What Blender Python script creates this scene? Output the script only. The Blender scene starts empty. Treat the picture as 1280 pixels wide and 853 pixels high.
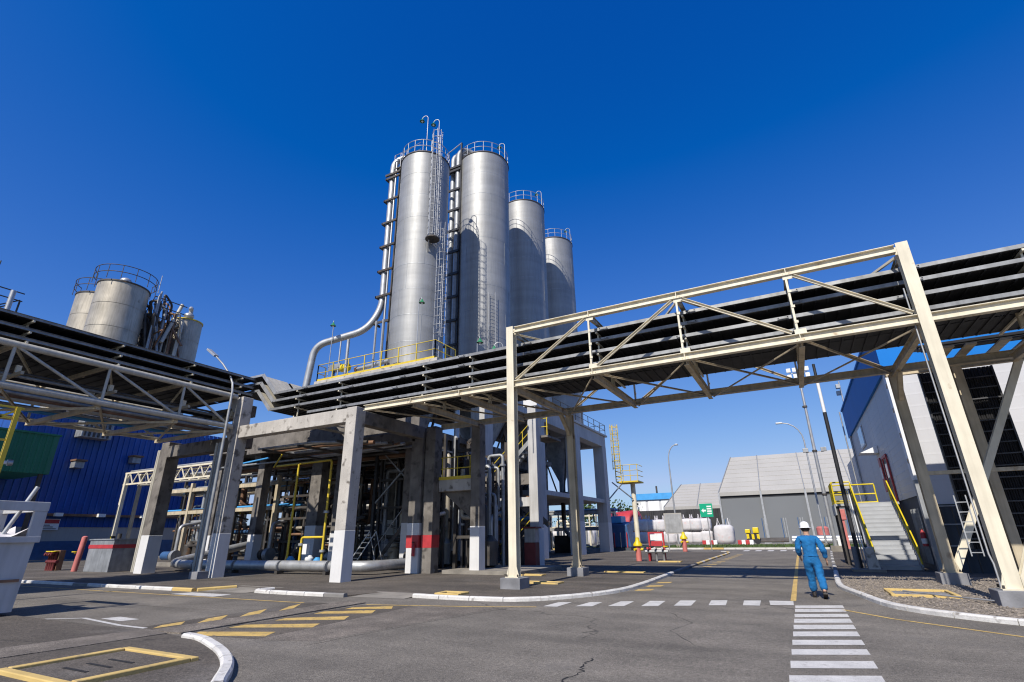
import bpy, math, random
from mathutils import Vector, Matrix
random.seed(7)
rad = math.radians
scn = bpy.context.scene
col = scn.collection

# ------------------------------------------------------------------ camera
cam_d = bpy.data.cameras.new('camera'); cam = bpy.data.objects.new('camera', cam_d); col.objects.link(cam)
cam_d.sensor_width = 36.0; cam_d.lens = 637.9 / 1280 * 36; cam_d.clip_start = 0.05; cam_d.clip_end = 5000
YAW, PITCH, ROLL = rad(27.69), rad(20.88), rad(-0.874)
fw = Vector((-math.sin(YAW) * math.cos(PITCH), math.cos(YAW) * math.cos(PITCH), math.sin(PITCH)))
r0 = Vector((math.cos(YAW), math.sin(YAW), 0)); u0 = r0.cross(fw)
rt = r0 * math.cos(ROLL) + u0 * math.sin(ROLL); up = -r0 * math.sin(ROLL) + u0 * math.cos(ROLL)
cam.matrix_world = Matrix(((rt.x, up.x, -fw.x, 0), (rt.y, up.y, -fw.y, 0), (rt.z, up.z, -fw.z, 1.65), (0, 0, 0, 1)))
scn.camera = cam
scn.cycles.filter_width = 1.15

# ------------------------------------------------------------------ sky, sun, exposure
SUN_EL, DRIFT = rad(44), rad(.4)
ldir = Vector((-math.sin(DRIFT) * math.cos(SUN_EL), math.cos(DRIFT) * math.cos(SUN_EL), -math.sin(SUN_EL)))
w = bpy.data.worlds.new('World'); scn.world = w; w.use_nodes = True
nt = w.node_tree; bgn = nt.nodes['Background']
sky = nt.nodes.new('ShaderNodeTexSky'); sky.sky_type = 'NISHITA'; sky.sun_disc = False
sky.sun_elevation = SUN_EL; sky.sun_rotation = math.atan2(-ldir.x, -ldir.y)
sky.air_density = 1.0; sky.dust_density = 0.4; sky.ozone_density = 3.0; sky.altitude = 200
# one even grade of the whole sky: a deep polarised blue, the same in every direction
sep = nt.nodes.new('ShaderNodeSeparateColor'); com = nt.nodes.new('ShaderNodeCombineColor'); nt.links.new(sky.outputs[0], sep.inputs[0])
def mth(op, a, b_):
    n_ = nt.nodes.new('ShaderNodeMath'); n_.operation = op; nt.links.new(a, n_.inputs[0]); n_.inputs[1].default_value = b_; return n_.outputs[0]
KS = 10 / 1.11
def sat(src, k, p, amp):   # amp * (1 - exp(-(k x)^p)): film-like shoulder towards the horizon
    e = mth('POWER', mth('MULTIPLY', src, k), p); e = mth('MULTIPLY', e, -1.); x_ = nt.nodes.new('ShaderNodeMath'); x_.operation = 'EXPONENT'; nt.links.new(e, x_.inputs[0])
    return mth('MULTIPLY', mth('ADD', mth('MULTIPLY', x_.outputs[0], -1.), 1.), amp * KS)
nt.links.new(mth('MULTIPLY', mth('MINIMUM', mth('MAXIMUM', mth('SUBTRACT', sep.outputs[0], .75), .01), 4.2), .1 * KS), com.inputs[0])
nt.links.new(sat(sep.outputs[1], .17, 1.35, .8), com.inputs[1])
nt.links.new(sat(sep.outputs[2], .225, 1.0, 1.03), com.inputs[2])
nt.links.new(com.outputs[0], bgn.inputs[0]); bgn.inputs[1].default_value = 0.1
sl = bpy.data.lights.new('sun', 'SUN'); sun = bpy.data.objects.new('sun', sl); col.objects.link(sun)
sl.energy = 5.0; sl.angle = rad(0.53); sl.color = (1, .945, .85)
sun.rotation_euler = ldir.to_track_quat('-Z', 'Y').to_euler(); sun.location = (0, -20, 60)
vs = scn.view_settings; vs.view_transform = 'Standard'; vs.look = 'None'; vs.gamma = 1; vs.use_curve_mapping = False; vs.exposure = 0.15

# ------------------------------------------------------------------ materials
MATS = {}
def mat(name, c, rough=.6, metal=0., var=.12, scale=3., bump=0., bscale=60., streak=0., stain=None, spec=.5, fine=0.):
    """paint / metal / concrete with cloudy variation, vertical streaks, rust or dirt stains and fine relief"""
    m = bpy.data.materials.new(name); m.use_nodes = True; n = m.node_tree.nodes; L = m.node_tree.links
    b = n['Principled BSDF']; b.inputs['Roughness'].default_value = rough; b.inputs['Metallic'].default_value = metal
    b.inputs['Specular IOR Level'].default_value = spec
    geo = n.new('ShaderNodeNewGeometry'); pos = geo.outputs['Position']
    def noise(sc, det=5, stretch=None):
        t = n.new('ShaderNodeTexNoise'); t.inputs['Scale'].default_value = sc; t.inputs['Detail'].default_value = det
        if stretch:
            mp = n.new('ShaderNodeMapping'); mp.inputs['Scale'].default_value = stretch
            L.new(pos, mp.inputs[0]); L.new(mp.outputs[0], t.inputs['Vector'])
        else: L.new(pos, t.inputs['Vector'])
        return t.outputs['Fac']
    def ramp(f, a, bb, ca, cb):
        r = n.new('ShaderNodeValToRGB'); r.color_ramp.elements[0].position = a; r.color_ramp.elements[1].position = bb
        r.color_ramp.elements[0].color = (*ca, 1); r.color_ramp.elements[1].color = (*cb, 1); L.new(f, r.inputs[0]); return r.outputs[0]
    def mix(f, a, bb, mode='MIX'):
        x = n.new('ShaderNodeMix'); x.data_type = 'RGBA'; x.blend_type = mode
        if isinstance(f, float): x.inputs[0].default_value = f
        else: L.new(f, x.inputs[0])
        for i, v in ((6, a), (7, bb)):
            if isinstance(v, tuple): x.inputs[i].default_value = (*v, 1)
            else: L.new(v, x.inputs[i])
        return x.outputs[2]
    lo = tuple(max(0, v * (1 - var)) for v in c); hi = tuple(min(1, v * (1 + var)) for v in c)
    cc = ramp(noise(scale), .3, .7, lo, hi)
    if fine:
        cc = mix(fine, cc, ramp(noise(90, 3), .35, .65, (.25,) * 3, (1,) * 3), 'MULTIPLY')
    if streak:
        s = ramp(noise(2.2, 6, (3, 3, .25)), .42, .72, (1, 1, 1), (.25, .23, .2))
        cc = mix(streak, cc, s, 'MULTIPLY')
    if stain:
        f = ramp(noise(stain[1], 8), stain[2], stain[2] + .12, (0,) * 3, (1,) * 3)
        cc = mix(f, cc, stain[0])
    L.new(cc, b.inputs['Base Color'])
    if bump:
        bn = n.new('ShaderNodeBump'); bn.inputs['Strength'].default_value = bump; bn.inputs['Distance'].default_value = .02
        L.new(noise(bscale, 4), bn.inputs['Height']); L.new(bn.outputs[0], b.inputs['Normal'])
    MATS[name] = m
    return m

M = MATS
mat('asphalt', (.235, .208, .173), .9, var=.22, scale=.5, bump=.5, bscale=38, fine=.75, stain=((.16, .143, .122), .5, .58))
mat('pad_asphalt', (.125, .105, .085), .92, var=.3, scale=.45, bump=.4, bscale=40, fine=.5, stain=((.14, .125, .11), .35, .58))
mat('yard', (.19, .175, .15), .95, var=.25, scale=.05)
mat('gutter_concrete', (.26, .235, .2), .9, var=.3, scale=1.2, bump=.4, bscale=25, fine=.3)
mat('grass_soil', (.085, .1, .035), .95, var=.45, scale=1.4, bump=.5, bscale=12)
mat('paint_white', (.6, .58, .55), .75, var=.12, scale=3, stain=((.3, .28, .26), 9, .6), fine=.35)
mat('paint_yellow', (.62, .42, .13), .75, var=.2, scale=3, stain=((.22, .17, .11), 8, .57), fine=.4)
mat('kerb_white', (.62, .6, .57), .8, var=.14, scale=2.6, stain=((.2, .18, .16), 5, .62), bump=.6, bscale=14, fine=.25)
mat('kerb_yellow', (.55, .39, .14), .8, var=.15, scale=1.6, stain=((.2, .17, .12), 2.5, .6), bump=.25, bscale=20)
mat('kerb_grey', (.2, .19, .18), .85, var=.2, scale=1.6, bump=.25, bscale=20)
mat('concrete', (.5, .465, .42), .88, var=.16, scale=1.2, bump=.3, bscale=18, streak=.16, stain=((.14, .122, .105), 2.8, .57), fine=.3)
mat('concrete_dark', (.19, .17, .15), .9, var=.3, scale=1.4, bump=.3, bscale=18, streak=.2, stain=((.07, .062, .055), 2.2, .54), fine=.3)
mat('column_white', (.62, .61, .6), .8, var=.07, scale=1.2, streak=.06, bump=.1, bscale=20)
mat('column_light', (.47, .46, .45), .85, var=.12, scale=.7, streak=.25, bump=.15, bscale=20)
mat('pedestal', (.2, .2, .21), .9, var=.25, scale=2, bump=.3, bscale=18)
mat('cream', (.69, .625, .48), .55, var=.1, scale=1.3, streak=.24, stain=((.34, .24, .13), 3.1, .66))
mat('cream_old_shaded', (.5, .42, .29), .6, var=.18, scale=1.3, streak=.4, stain=((.17, .1, .05), 1.8, .63))  # rustier cream, also browned for members in shade behind and under the bridge
mat('pale_tube', (.47, .44, .37), .5, var=.12, scale=1.0, streak=.3)
mat('galv', (.42, .425, .43), .45, .5, var=.15, scale=2.5, streak=.2)
mat('galv_dull', (.33, .34, .35), .55, .5, var=.2, scale=2.5, streak=.3)
mat('tray_dark', (.035, .036, .04), .7, .2, var=.4, scale=2)
mat('cable_black', (.012, .012, .014), .95, var=.3, scale=4)
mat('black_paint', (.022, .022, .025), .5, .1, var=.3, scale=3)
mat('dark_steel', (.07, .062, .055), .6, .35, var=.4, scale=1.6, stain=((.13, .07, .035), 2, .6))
mat('yellow_rail', (.62, .45, .03), .5, var=.12, scale=3, stain=((.25, .17, .05), 4, .68))
mat('yellow_pipe', (.66, .5, .01), .45, var=.1, scale=3, stain=((.2, .14, .04), 4, .7))
mat('red_paint', (.42, .035, .04), .5, var=.15, scale=3)
mat('pink_red', (.5, .15, .13), .6, var=.15, scale=3)
mat('blue_paint', (.03, .085, .2), .5, var=.15, scale=2)
mat('blue_clad', (.008, .065, .3), .38, var=.2, scale=.3, streak=.3)
mat('blue_trim', (.003, .16, .52), .6, var=.06, scale=.5, spec=.2)
mat('light_blue', (.06, .3, .62), .45, var=.1, scale=1)
mat('green_clad', (.012, .13, .065), .5, var=.15, scale=.4)
mat('green_sign', (.0, .33, .18), .4, var=.03)
mat('green_lamp', (.03, .2, .08), .4, var=.1)
mat('white_clad', (.52, .515, .52), .5, var=.04, scale=.4, streak=.06)
mat('white_paint', (.74, .74, .73), .5, var=.06, scale=1, streak=.1, stain=((.35, .25, .17), 1.9, .72))
mat('skip_white_shaded', (.46, .46, .455), .55, var=.1, scale=1.2, streak=.2, stain=((.16, .09, .05), 1.6, .68))  # white paint lowered to grey for the container's shaded side, plus rust stains
mat('cloth', (.66, .63, .64), .95, var=.12, scale=5)
mat('bag_white', (.55, .53, .53), .9, var=.1, scale=2, stain=((.62, .4, .37), 2.2, .6))
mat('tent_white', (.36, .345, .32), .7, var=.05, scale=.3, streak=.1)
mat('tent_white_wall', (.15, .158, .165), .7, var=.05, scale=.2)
mat('red_dark', (.13, .02, .02), .6, var=.2, scale=3)  # deep red; on the fire cabinet it stands for shade
mat('worn_asphalt', (.24, .205, .17), .92, var=.25, scale=1.5, bump=.6, bscale=30, fine=.8)
mat('tray_rail', (.26, .265, .27), .5, .35, var=.25, scale=2.5, streak=.35)
mat('rung_dark', (.07, .07, .075), .6, .3, var=.3, scale=3)
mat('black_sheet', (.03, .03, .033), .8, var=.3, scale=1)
mat('glass_window', (.1, .28, .5), .12, var=.05)
mat('tank_steel', (.42, .375, .3), .5, .35, var=.16, scale=.7, streak=.35, stain=((.16, .12, .08), .9, .66))
mat('rust_pipe', (.2, .11, .065), .7, .2, var=.35, scale=2)
mat('dark_wall', (.06, .07, .085), .8, var=.25, scale=.5, streak=.3)
mat('bark', (.09, .065, .045), .9, var=.3, scale=5, bump=.4)
mat('leaf', (.06, .1, .025), .8, var=.5, scale=.7)
mat('leaf_dark', (.035, .065, .02), .8, var=.5, scale=.7)
mat('skin', (.42, .24, .16), .55, var=.05, scale=8)
mat('hair', (.03, .022, .016), .8, var=.2, scale=30)
mat('overall_blue', (.004, .115, .3), .9, var=.2, scale=9, bump=1., bscale=16)
mat('boot', (.03, .024, .02), .6, var=.2, scale=9)
mat('helmet_white', (.8, .8, .79), .3, var=.02)
mat('lamp_lens', (.75, .75, .72), .25, var=.02)
mat('stone_a', (.2, .17, .14), .95, var=.45, scale=9)
mat('hill', (.1, .11, .06), .95, var=.4, scale=.02)
mat('step_grey', (.36, .37, .385), .6, .1, var=.08, scale=2)

def steel_silo():
    m = mat('stainless', (.335, .335, .33), .5, .4, var=.07, scale=.5, streak=.16)
    n = m.node_tree.nodes; L = m.node_tree.links; b = n['Principled BSDF']
    geo = n.new('ShaderNodeNewGeometry'); mp = n.new('ShaderNodeMapping'); mp.inputs['Scale'].default_value = (.7, .7, 2.2)
    t = n.new('ShaderNodeTexNoise'); t.inputs['Scale'].default_value = .55; t.inputs['Detail'].default_value = 3
    L.new(geo.outputs['Position'], mp.inputs[0]); L.new(mp.outputs[0], t.inputs['Vector'])
    r = n.new('ShaderNodeMapRange'); r.inputs['To Min'].default_value = .48; r.inputs['To Max'].default_value = .6
    L.new(t.outputs['Fac'], r.inputs['Value']); L.new(r.outputs[0], b.inputs['Roughness'])
    bn = n.new('ShaderNodeBump'); bn.inputs['Strength'].default_value = .06; bn.inputs['Distance'].default_value = .15
    src = b.inputs['Base Color'].links[0].from_socket
    m2 = n.new('ShaderNodeMapping'); m2.inputs['Scale'].default_value = (.06, .06, 1); L.new(geo.outputs['Position'], m2.inputs[0])
    t2 = n.new('ShaderNodeTexNoise'); t2.inputs['Scale'].default_value = 1.6; t2.inputs['Detail'].default_value = 6; L.new(m2.outputs[0], t2.inputs['Vector'])
    rr = n.new('ShaderNodeValToRGB'); rr.color_ramp.elements[0].position = .35; rr.color_ramp.elements[1].position = .65
    rr.color_ramp.elements[0].color = (.86, .86, .86, 1); rr.color_ramp.elements[1].color = (1, 1, 1, 1); L.new(t2.outputs['Fac'], rr.inputs[0])
    mx = n.new('ShaderNodeMix'); mx.data_type = 'RGBA'; mx.blend_type = 'MULTIPLY'; mx.inputs[0].default_value = 1.
    L.new(src, mx.inputs[6]); L.new(rr.outputs[0], mx.inputs[7]); L.new(mx.outputs[2], b.inputs['Base Color'])
    L.new(t.outputs['Fac'], bn.inputs['Height']); L.new(bn.outputs[0], b.inputs['Normal'])
steel_silo()

def stripes_mat():
    m = mat('hazard', (.6, .45, .02), .5); n = m.node_tree.nodes; L = m.node_tree.links; b = n['Principled BSDF']
    geo = n.new('ShaderNodeNewGeometry'); wv = n.new('ShaderNodeTexWave'); wv.inputs['Scale'].default_value = .55
    wv.bands_direction = 'DIAGONAL'; r = n.new('ShaderNodeValToRGB'); r.color_ramp.interpolation = 'CONSTANT'
    r.color_ramp.elements[0].color = (.02, .02, .02, 1); r.color_ramp.elements[1].color = (.66, .5, .02, 1); r.color_ramp.elements[1].position = .5
    L.new(geo.outputs['Position'], wv.inputs['Vector']); L.new(wv.outputs['Fac'], r.inputs[0]); L.new(r.outputs[0], b.inputs['Base Color'])
stripes_mat()

# asphalt: add thin cracks and darker tyre-worn lanes
def cracks(name, amt):
    m = M[name]; n = m.node_tree.nodes; L = m.node_tree.links; b = n['Principled BSDF']
    src = b.inputs['Base Color'].links[0].from_socket
    geo = n.new('ShaderNodeNewGeometry'); nz = n.new('ShaderNodeTexNoise'); nz.inputs['Scale'].default_value = 2.6; nz.inputs['Detail'].default_value = 8
    L.new(geo.outputs['Position'], nz.inputs['Vector'])
    ad = n.new('ShaderNodeMix'); ad.data_type = 'VECTOR'; ad.inputs[0].default_value = .4
    L.new(geo.outputs['Position'], ad.inputs[4]); L.new(nz.outputs['Color'], ad.inputs[5])
    v = n.new('ShaderNodeTexVoronoi'); v.feature = 'DISTANCE_TO_EDGE'; v.inputs['Scale'].default_value = .34
    L.new(ad.outputs[1], v.inputs['Vector'])
    r = n.new('ShaderNodeValToRGB'); r.color_ramp.elements[0].position = .0; r.color_ramp.elements[1].position = .008
    r.color_ramp.elements[0].color = (.22, .22, .22, 1); r.color_ramp.elements[1].color = (1, 1, 1, 1); L.new(v.outputs['Distance'], r.inputs[0])
    nz2 = n.new('ShaderNodeTexNoise'); nz2.inputs['Scale'].default_value = .25; L.new(geo.outputs['Position'], nz2.inputs['Vector'])
    r2 = n.new('ShaderNodeValToRGB'); r2.color_ramp.elements[0].position = .52; r2.color_ramp.elements[1].position = .56; L.new(nz2.outputs['Fac'], r2.inputs[0])
    mu = n.new('ShaderNodeMath'); mu.operation = 'MULTIPLY'; mu.inputs[1].default_value = amt; L.new(r2.outputs[0], mu.inputs[0])
    x = n.new('ShaderNodeMix'); x.data_type = 'RGBA'; x.blend_type = 'MULTIPLY'
    L.new(mu.outputs[0], x.inputs[0]); L.new(src, x.inputs[6]); L.new(r.outputs[0], x.inputs[7]); L.new(x.outputs[2], b.inputs['Base Color'])
def aggregate(name, lo, hi):
    m = M[name]; n = m.node_tree.nodes; L = m.node_tree.links; b = n['Principled BSDF']
    src = b.inputs['Base Color'].links[0].from_socket; geo = n.new('ShaderNodeNewGeometry')
    for sc, a_, c_, det in ((16., lo, hi, 9), (1.7, .84, 1.12, 7), (55., .5, 1.45, 2)):
        t = n.new('ShaderNodeTexNoise'); t.inputs['Scale'].default_value = sc; t.inputs['Detail'].default_value = det; t.inputs['Roughness'].default_value = .7
        L.new(geo.outputs['Position'], t.inputs['Vector'])
        r = n.new('ShaderNodeMapRange'); r.inputs['From Min'].default_value = .32; r.inputs['From Max'].default_value = .68; r.inputs['To Min'].default_value = a_; r.inputs['To Max'].default_value = c_
        L.new(t.outputs['Fac'], r.inputs['Value'])
        x = n.new('ShaderNodeMix'); x.data_type = 'RGBA'; x.blend_type = 'MULTIPLY'; x.inputs[0].default_value = 1.
        L.new(src, x.inputs[6]); L.new(r.outputs[0], x.inputs[7]); src = x.outputs[2]
    mp = n.new('ShaderNodeMapping'); mp.inputs['Scale'].default_value = (.1, .85, 1); mp.inputs['Rotation'].default_value = (0, 0, rad(14)); L.new(geo.outputs['Position'], mp.inputs[0])
    t = n.new('ShaderNodeTexNoise'); t.inputs['Scale'].default_value = 1.1; t.inputs['Detail'].default_value = 6; L.new(mp.outputs[0], t.inputs['Vector'])
    r = n.new('ShaderNodeMapRange'); r.inputs['From Min'].default_value = .35; r.inputs['From Max'].default_value = .65; r.inputs['To Min'].default_value = .8; r.inputs['To Max'].default_value = 1.1
    L.new(t.outputs['Fac'], r.inputs['Value']); x = n.new('ShaderNodeMix'); x.data_type = 'RGBA'; x.blend_type = 'MULTIPLY'; x.inputs[0].default_value = 1.
    L.new(src, x.inputs[6]); L.new(r.outputs[0], x.inputs[7]); src = x.outputs[2]
    L.new(src, b.inputs['Base Color'])
aggregate('asphalt', .62, 1.34); aggregate('pad_asphalt', .6, 1.35); aggregate('worn_asphalt', .6, 1.35)
cracks('asphalt', .75); cracks('pad_asphalt', .6)

# ------------------------------------------------------------------ mesh builder
class MB:
    def __init__(s): s.v = []; s.f = []; s.smooth = []
    def add(s, vs, fs, smooth=False):
        o = len(s.v); s.v += [tuple(v) for v in vs]
        for f in fs: s.f.append(tuple(i + o for i in f)); s.smooth.append(smooth)
        return s
    def box(s, x0, x1, y0, y1, z0, z1):
        vs = [(x, y, z) for z in (z0, z1) for y in (y0, y1) for x in (x0, x1)]
        return s.add(vs, [(0, 2, 3, 1), (4, 5, 7, 6), (0, 1, 5, 4), (2, 6, 7, 3), (0, 4, 6, 2), (1, 3, 7, 5)])
    def frame(s, p, q, upv=None):
        p = Vector(p); q = Vector(q); d = (q - p).normalized()
        u = Vector(upv) if upv else (Vector((0, 0, 1)) if abs(d.z) < .95 else Vector((0, 1, 0)))
        a = d.cross(u).normalized(); b = a.cross(d).normalized()
        return p, q, a, b
    def beam(s, p, q, wd, h=None, upv=None):
        h = h or wd; p, q, a, b = s.frame(p, q, upv)
        vs = [e + a * (i * wd / 2) + b * (j * h / 2) for e in (p, q) for j in (-1, 1) for i in (-1, 1)]
        return s.add(vs, [(0, 1, 3, 2), (4, 6, 7, 5), (0, 4, 5, 1), (2, 3, 7, 6), (0, 2, 6, 4), (1, 5, 7, 3)])
    def ibeam(s, p, q, h, wd, tf=.022, tw=.016, upv=None):
        p, q, a, b = s.frame(p, q, upv)
        for sgn in (1, -1):
            o = b * (sgn * (h / 2 - tf / 2)); s.beam(p + o, q + o, wd, tf, b)
        return s.beam(p, q, tw, h - 2 * tf, b)
    def chan(s, p, q, h, wd, t=.014, upv=None, side=1):
        p, q, a, b = s.frame(p, q, upv)
        s.beam(p, q, t, h, b)
        for sgn in (1, -1):
            o = b * (sgn * (h / 2 - t / 2)) + a * (side * (wd / 2 + t / 2)); s.beam(p + o, q + o, wd, t, b)
        return s
    def tube(s, pts, r, n=8, caps=True):
        pts = [Vector(p) for p in pts]; N = len(pts); o = []
        ref = None
        for i, p in enumerate(pts):
            d = ((pts[min(i + 1, N - 1)] - p).normalized() + (p - pts[max(i - 1, 0)]).normalized()).normalized()
            if ref is None: ref = Vector((0, 0, 1)) if abs(d.z) < .9 else Vector((0, 1, 0))
            a = d.cross(ref).normalized(); b = a.cross(d).normalized(); ref = b
            rr = r[i] if isinstance(r, (list, tuple)) else r
            o += [p + (a * math.cos(2 * math.pi * k / n) + b * math.sin(2 * math.pi * k / n)) * rr for k in range(n)]
        fs = [(i * n + k, i * n + (k + 1) % n, (i + 1) * n + (k + 1) % n, (i + 1) * n + k) for i in range(N - 1) for k in range(n)]
        s.add(o, fs, True)
        if caps:
            s.add(o[:n], [tuple(range(n))[::-1]]); s.add(o[-n:], [tuple(range(n))])
        return s
    def lathe(s, prof, c=(0, 0), n=32, smooth=True, a0=0., a1=2 * math.pi):
        full = abs(a1 - a0 - 2 * math.pi) < 1e-6; m = n if full else n + 1
        o = []
        if smooth and len(prof) > 2:      # sharp profile corners get their own ring so that they shade crisp
            runs = [[prof[0]]]
            for i in range(1, len(prof)):
                runs[-1].append(prof[i])
                if i + 1 < len(prof):
                    a_ = math.atan2(prof[i][1] - prof[i - 1][1], prof[i][0] - prof[i - 1][0]); b_ = math.atan2(prof[i + 1][1] - prof[i][1], prof[i + 1][0] - prof[i][0])
                    if abs((b_ - a_ + math.pi) % (2 * math.pi) - math.pi) > rad(38): runs.append([prof[i]])
            if len(runs) > 1:
                for r_ in runs: s.lathe(r_, c, n, True, a0, a1)
                return s
        for r, z in prof:
            o += [(c[0] + r * math.cos(a0 + (a1 - a0) * k / n), c[1] + r * math.sin(a0 + (a1 - a0) * k / n), z) for k in range(m)]
        fs = [(i * m + k, i * m + (k + 1) % m, (i + 1) * m + (k + 1) % m, (i + 1) * m + k) for i in range(len(prof) - 1) for k in range(n)]
        return s.add(o, fs, smooth)
    def prism(s, poly, z0, z1):
        n = len(poly); vs = [(x, y, z0) for x, y in poly] + [(x, y, z1) for x, y in poly]
        return s.add(vs, [tuple(range(n))[::-1], tuple(range(n, 2 * n))] + [(i, (i + 1) % n, n + (i + 1) % n, n + i) for i in range(n)])
    def quad(s, *p): return s.add(p, [tuple(range(len(p)))])
    def ball(s, c, r, sx=1, sy=1, sz=1, n=10, m=7):
        prof = [(max(1e-4, math.sin(math.pi * i / m)) * r, -math.cos(math.pi * i / m) * r) for i in range(m + 1)]
        t = MB().lathe(prof, (0, 0), n)
        return s.add([(c[0] + x * sx, c[1] + y * sy, c[2] + z * sz) for x, y, z in t.v], t.f, True)
    def ring(s, c, r, z, tr, n=28, a0=0., a1=2 * math.pi, k=6):
        N = max(3, int(n * (a1 - a0) / (2 * math.pi)))
        return s.tube([(c[0] + r * math.cos(a0 + (a1 - a0) * i / N), c[1] + r * math.sin(a0 + (a1 - a0) * i / N), z) for i in range(N + 1)], tr, k, False)
    def build(s, name, m, parent=None, bevel=0.):
        off = Vector((0, 0, 0)); p = parent
        while p: off += p.location; p = p.parent
        me = bpy.data.meshes.new(name)
        me.from_pydata([(x - off.x, y - off.y, z - off.z) for x, y, z in s.v], [], s.f)
        me.polygons.foreach_set('use_smooth', s.smooth); me.update()
        me.materials.append(M[m] if isinstance(m, str) else m)
        o = bpy.data.objects.new(name, me); col.objects.link(o)
        if parent: o.parent = parent
        if bevel:
            b = o.modifiers.new('bevel', 'BEVEL'); b.width = bevel; b.segments = 2; b.limit_method = 'ANGLE'
        return o

def tag(o, label=None, cat=None, group=None, kind=None):
    if label: o['label'] = label
    if cat: o['category'] = cat
    if group: o['group'] = group
    if kind: o['kind'] = kind
    return o
def thing(name, label, cat, loc=(0, 0, 0), group=None):
    o = bpy.data.objects.new(name, None); o.location = loc; o.empty_display_size = .3; col.objects.link(o)
    return tag(o, label, cat, group)
def struct(o): return tag(o, kind='structure')
def clone(o, parent=None):
    c = o.copy(); col.objects.link(c); c.parent = parent
    for ch in list(o.children): clone(ch, c)
    return c

def arc(p0, p1, p2, r, n=6):
    """corner p1 rounded with radius r between p0 and p2"""
    p0, p1, p2 = Vector(p0), Vector(p1), Vector(p2)
    a = p1 + (p0 - p1).normalized() * r; b = p1 + (p2 - p1).normalized() * r
    return [tuple((a * (1 - t) ** 2 + p1 * 2 * t * (1 - t) + b * t * t)) for t in [i / n for i in range(n + 1)]]
def rpath(pts, r, n=6):
    o = [tuple(pts[0])]
    for i in range(1, len(pts) - 1): o += arc(pts[i - 1], pts[i], pts[i + 1], r, n)
    return o + [tuple(pts[-1])]
def curve(pts, n=8):
    """Catmull-Rom through 2-D points"""
    P = [pts[0]] + list(pts) + [pts[-1]]; o = []
    for i in range(1, len(P) - 2):
        a, b, c, d = (Vector(p) for p in P[i - 1:i + 3])
        for k in range(n):
            t = k / n
            o.append(.5 * ((2 * b) + (c - a) * t + (2 * a - 5 * b + 4 * c - d) * t * t + (3 * b - a - 3 * c + d) * t ** 3))
    return o + [Vector(pts[-1])]

# ================================================================== GROUND
PAD = .045
g = MB(); g.quad((-900, -300, 0), (900, -300, 0), (900, 1500, 0), (-900, 1500, 0))
struct(g.build('ground', 'yard')).location.z = -.008
g = MB(); g.quad((-60, -25, 0), (60, -25, 0), (60, 63, 0), (-60, 63, 0))
struct(g.build('road', 'asphalt'))

I1 = curve([(-10.4, 13.38), (-9, 13.3), (-7.1, 13.55), (-6.0, 14.75), (-5.25, 16.6), (-5.1, 19), (-5.2, 22.7), (-5.35, 28.5), (-5.5, 38), (-5.7, 49.5), (-6.6, 52.2)], 6)
pad_poly = [(p.x - .1, p.y + .02) for p in I1]
left_edge = [(-60, 52.2), (-60, 12.1), (-28.7, 12.1), (-19.3, 12.25), (-18.4, 13.6), (-16.9, 13.6), (-16.4, 12.75), (-12.5, 12.75), (-12, 13.9), (-10.5, 13.9)]
g = MB(); pl = pad_poly + left_edge; g.prism(pl, -.02, PAD)
struct(g.build('plant_pavement', 'pad_asphalt'))
g = MB()
for a, b in (((-18.9, 12.2), (-16.6, 12.4)), ((-12.3, 12.75), (-10.4, 12.9))):
    g.add([(a[0], a[1], .006), (b[0], b[1], .006), (b[0], 13.95, PAD + .004), (a[0], 13.95, PAD + .004)], [(0, 1, 2, 3)])
struct(g.build('pavement_ramp', 'gutter_concrete'))

VK = curve([(14, 11.4), (8, 12.4), (4.4, 13.15), (3.25, 13.6), (2.46, 14.19), (1.91, 14.82), (1.46, 15.76), (1.08, 17.93), (.78, 20.17), (.83, 23.35), (1.0, 28), (1.4, 40), (1.9, 53), (2.3, 60)], 6)
g = MB(); g.prism([(14, 25.2)] + [(p.x + .09, p.y + .05) for p in VK if p.y < 25.3], -.02, PAD)
struct(g.build('gravel_bed', 'stone_a'))
g = MB(); g.prism([(14, 60)] + [(14, 25.25), (.9, 25.25)] + [(p.x + .09, p.y) for p in VK if p.y > 25.4], -.02, PAD)
struct(g.build('building_apron', 'pad_asphalt'))

BL = curve([(-10.06, 6.44), (-9.58, 6.4), (-8.81, 6.12), (-8.06, 5.79), (-7.39, 5.4), (-6.9, 5.03), (-6.54, 4.69), (-6.2, 4.33), (-5.9, 2.2), (-5.7, 0), (-5.7, -6)], 6)
g = MB(); g.prism([(-40, -6), (-40, 6.6), (-10.6, 6.5)] + [(p.x - .07, p.y - .05) for p in BL[2:]], -.02, PAD)
struct(g.build('corner_pavement', 'pad_asphalt'))

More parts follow.
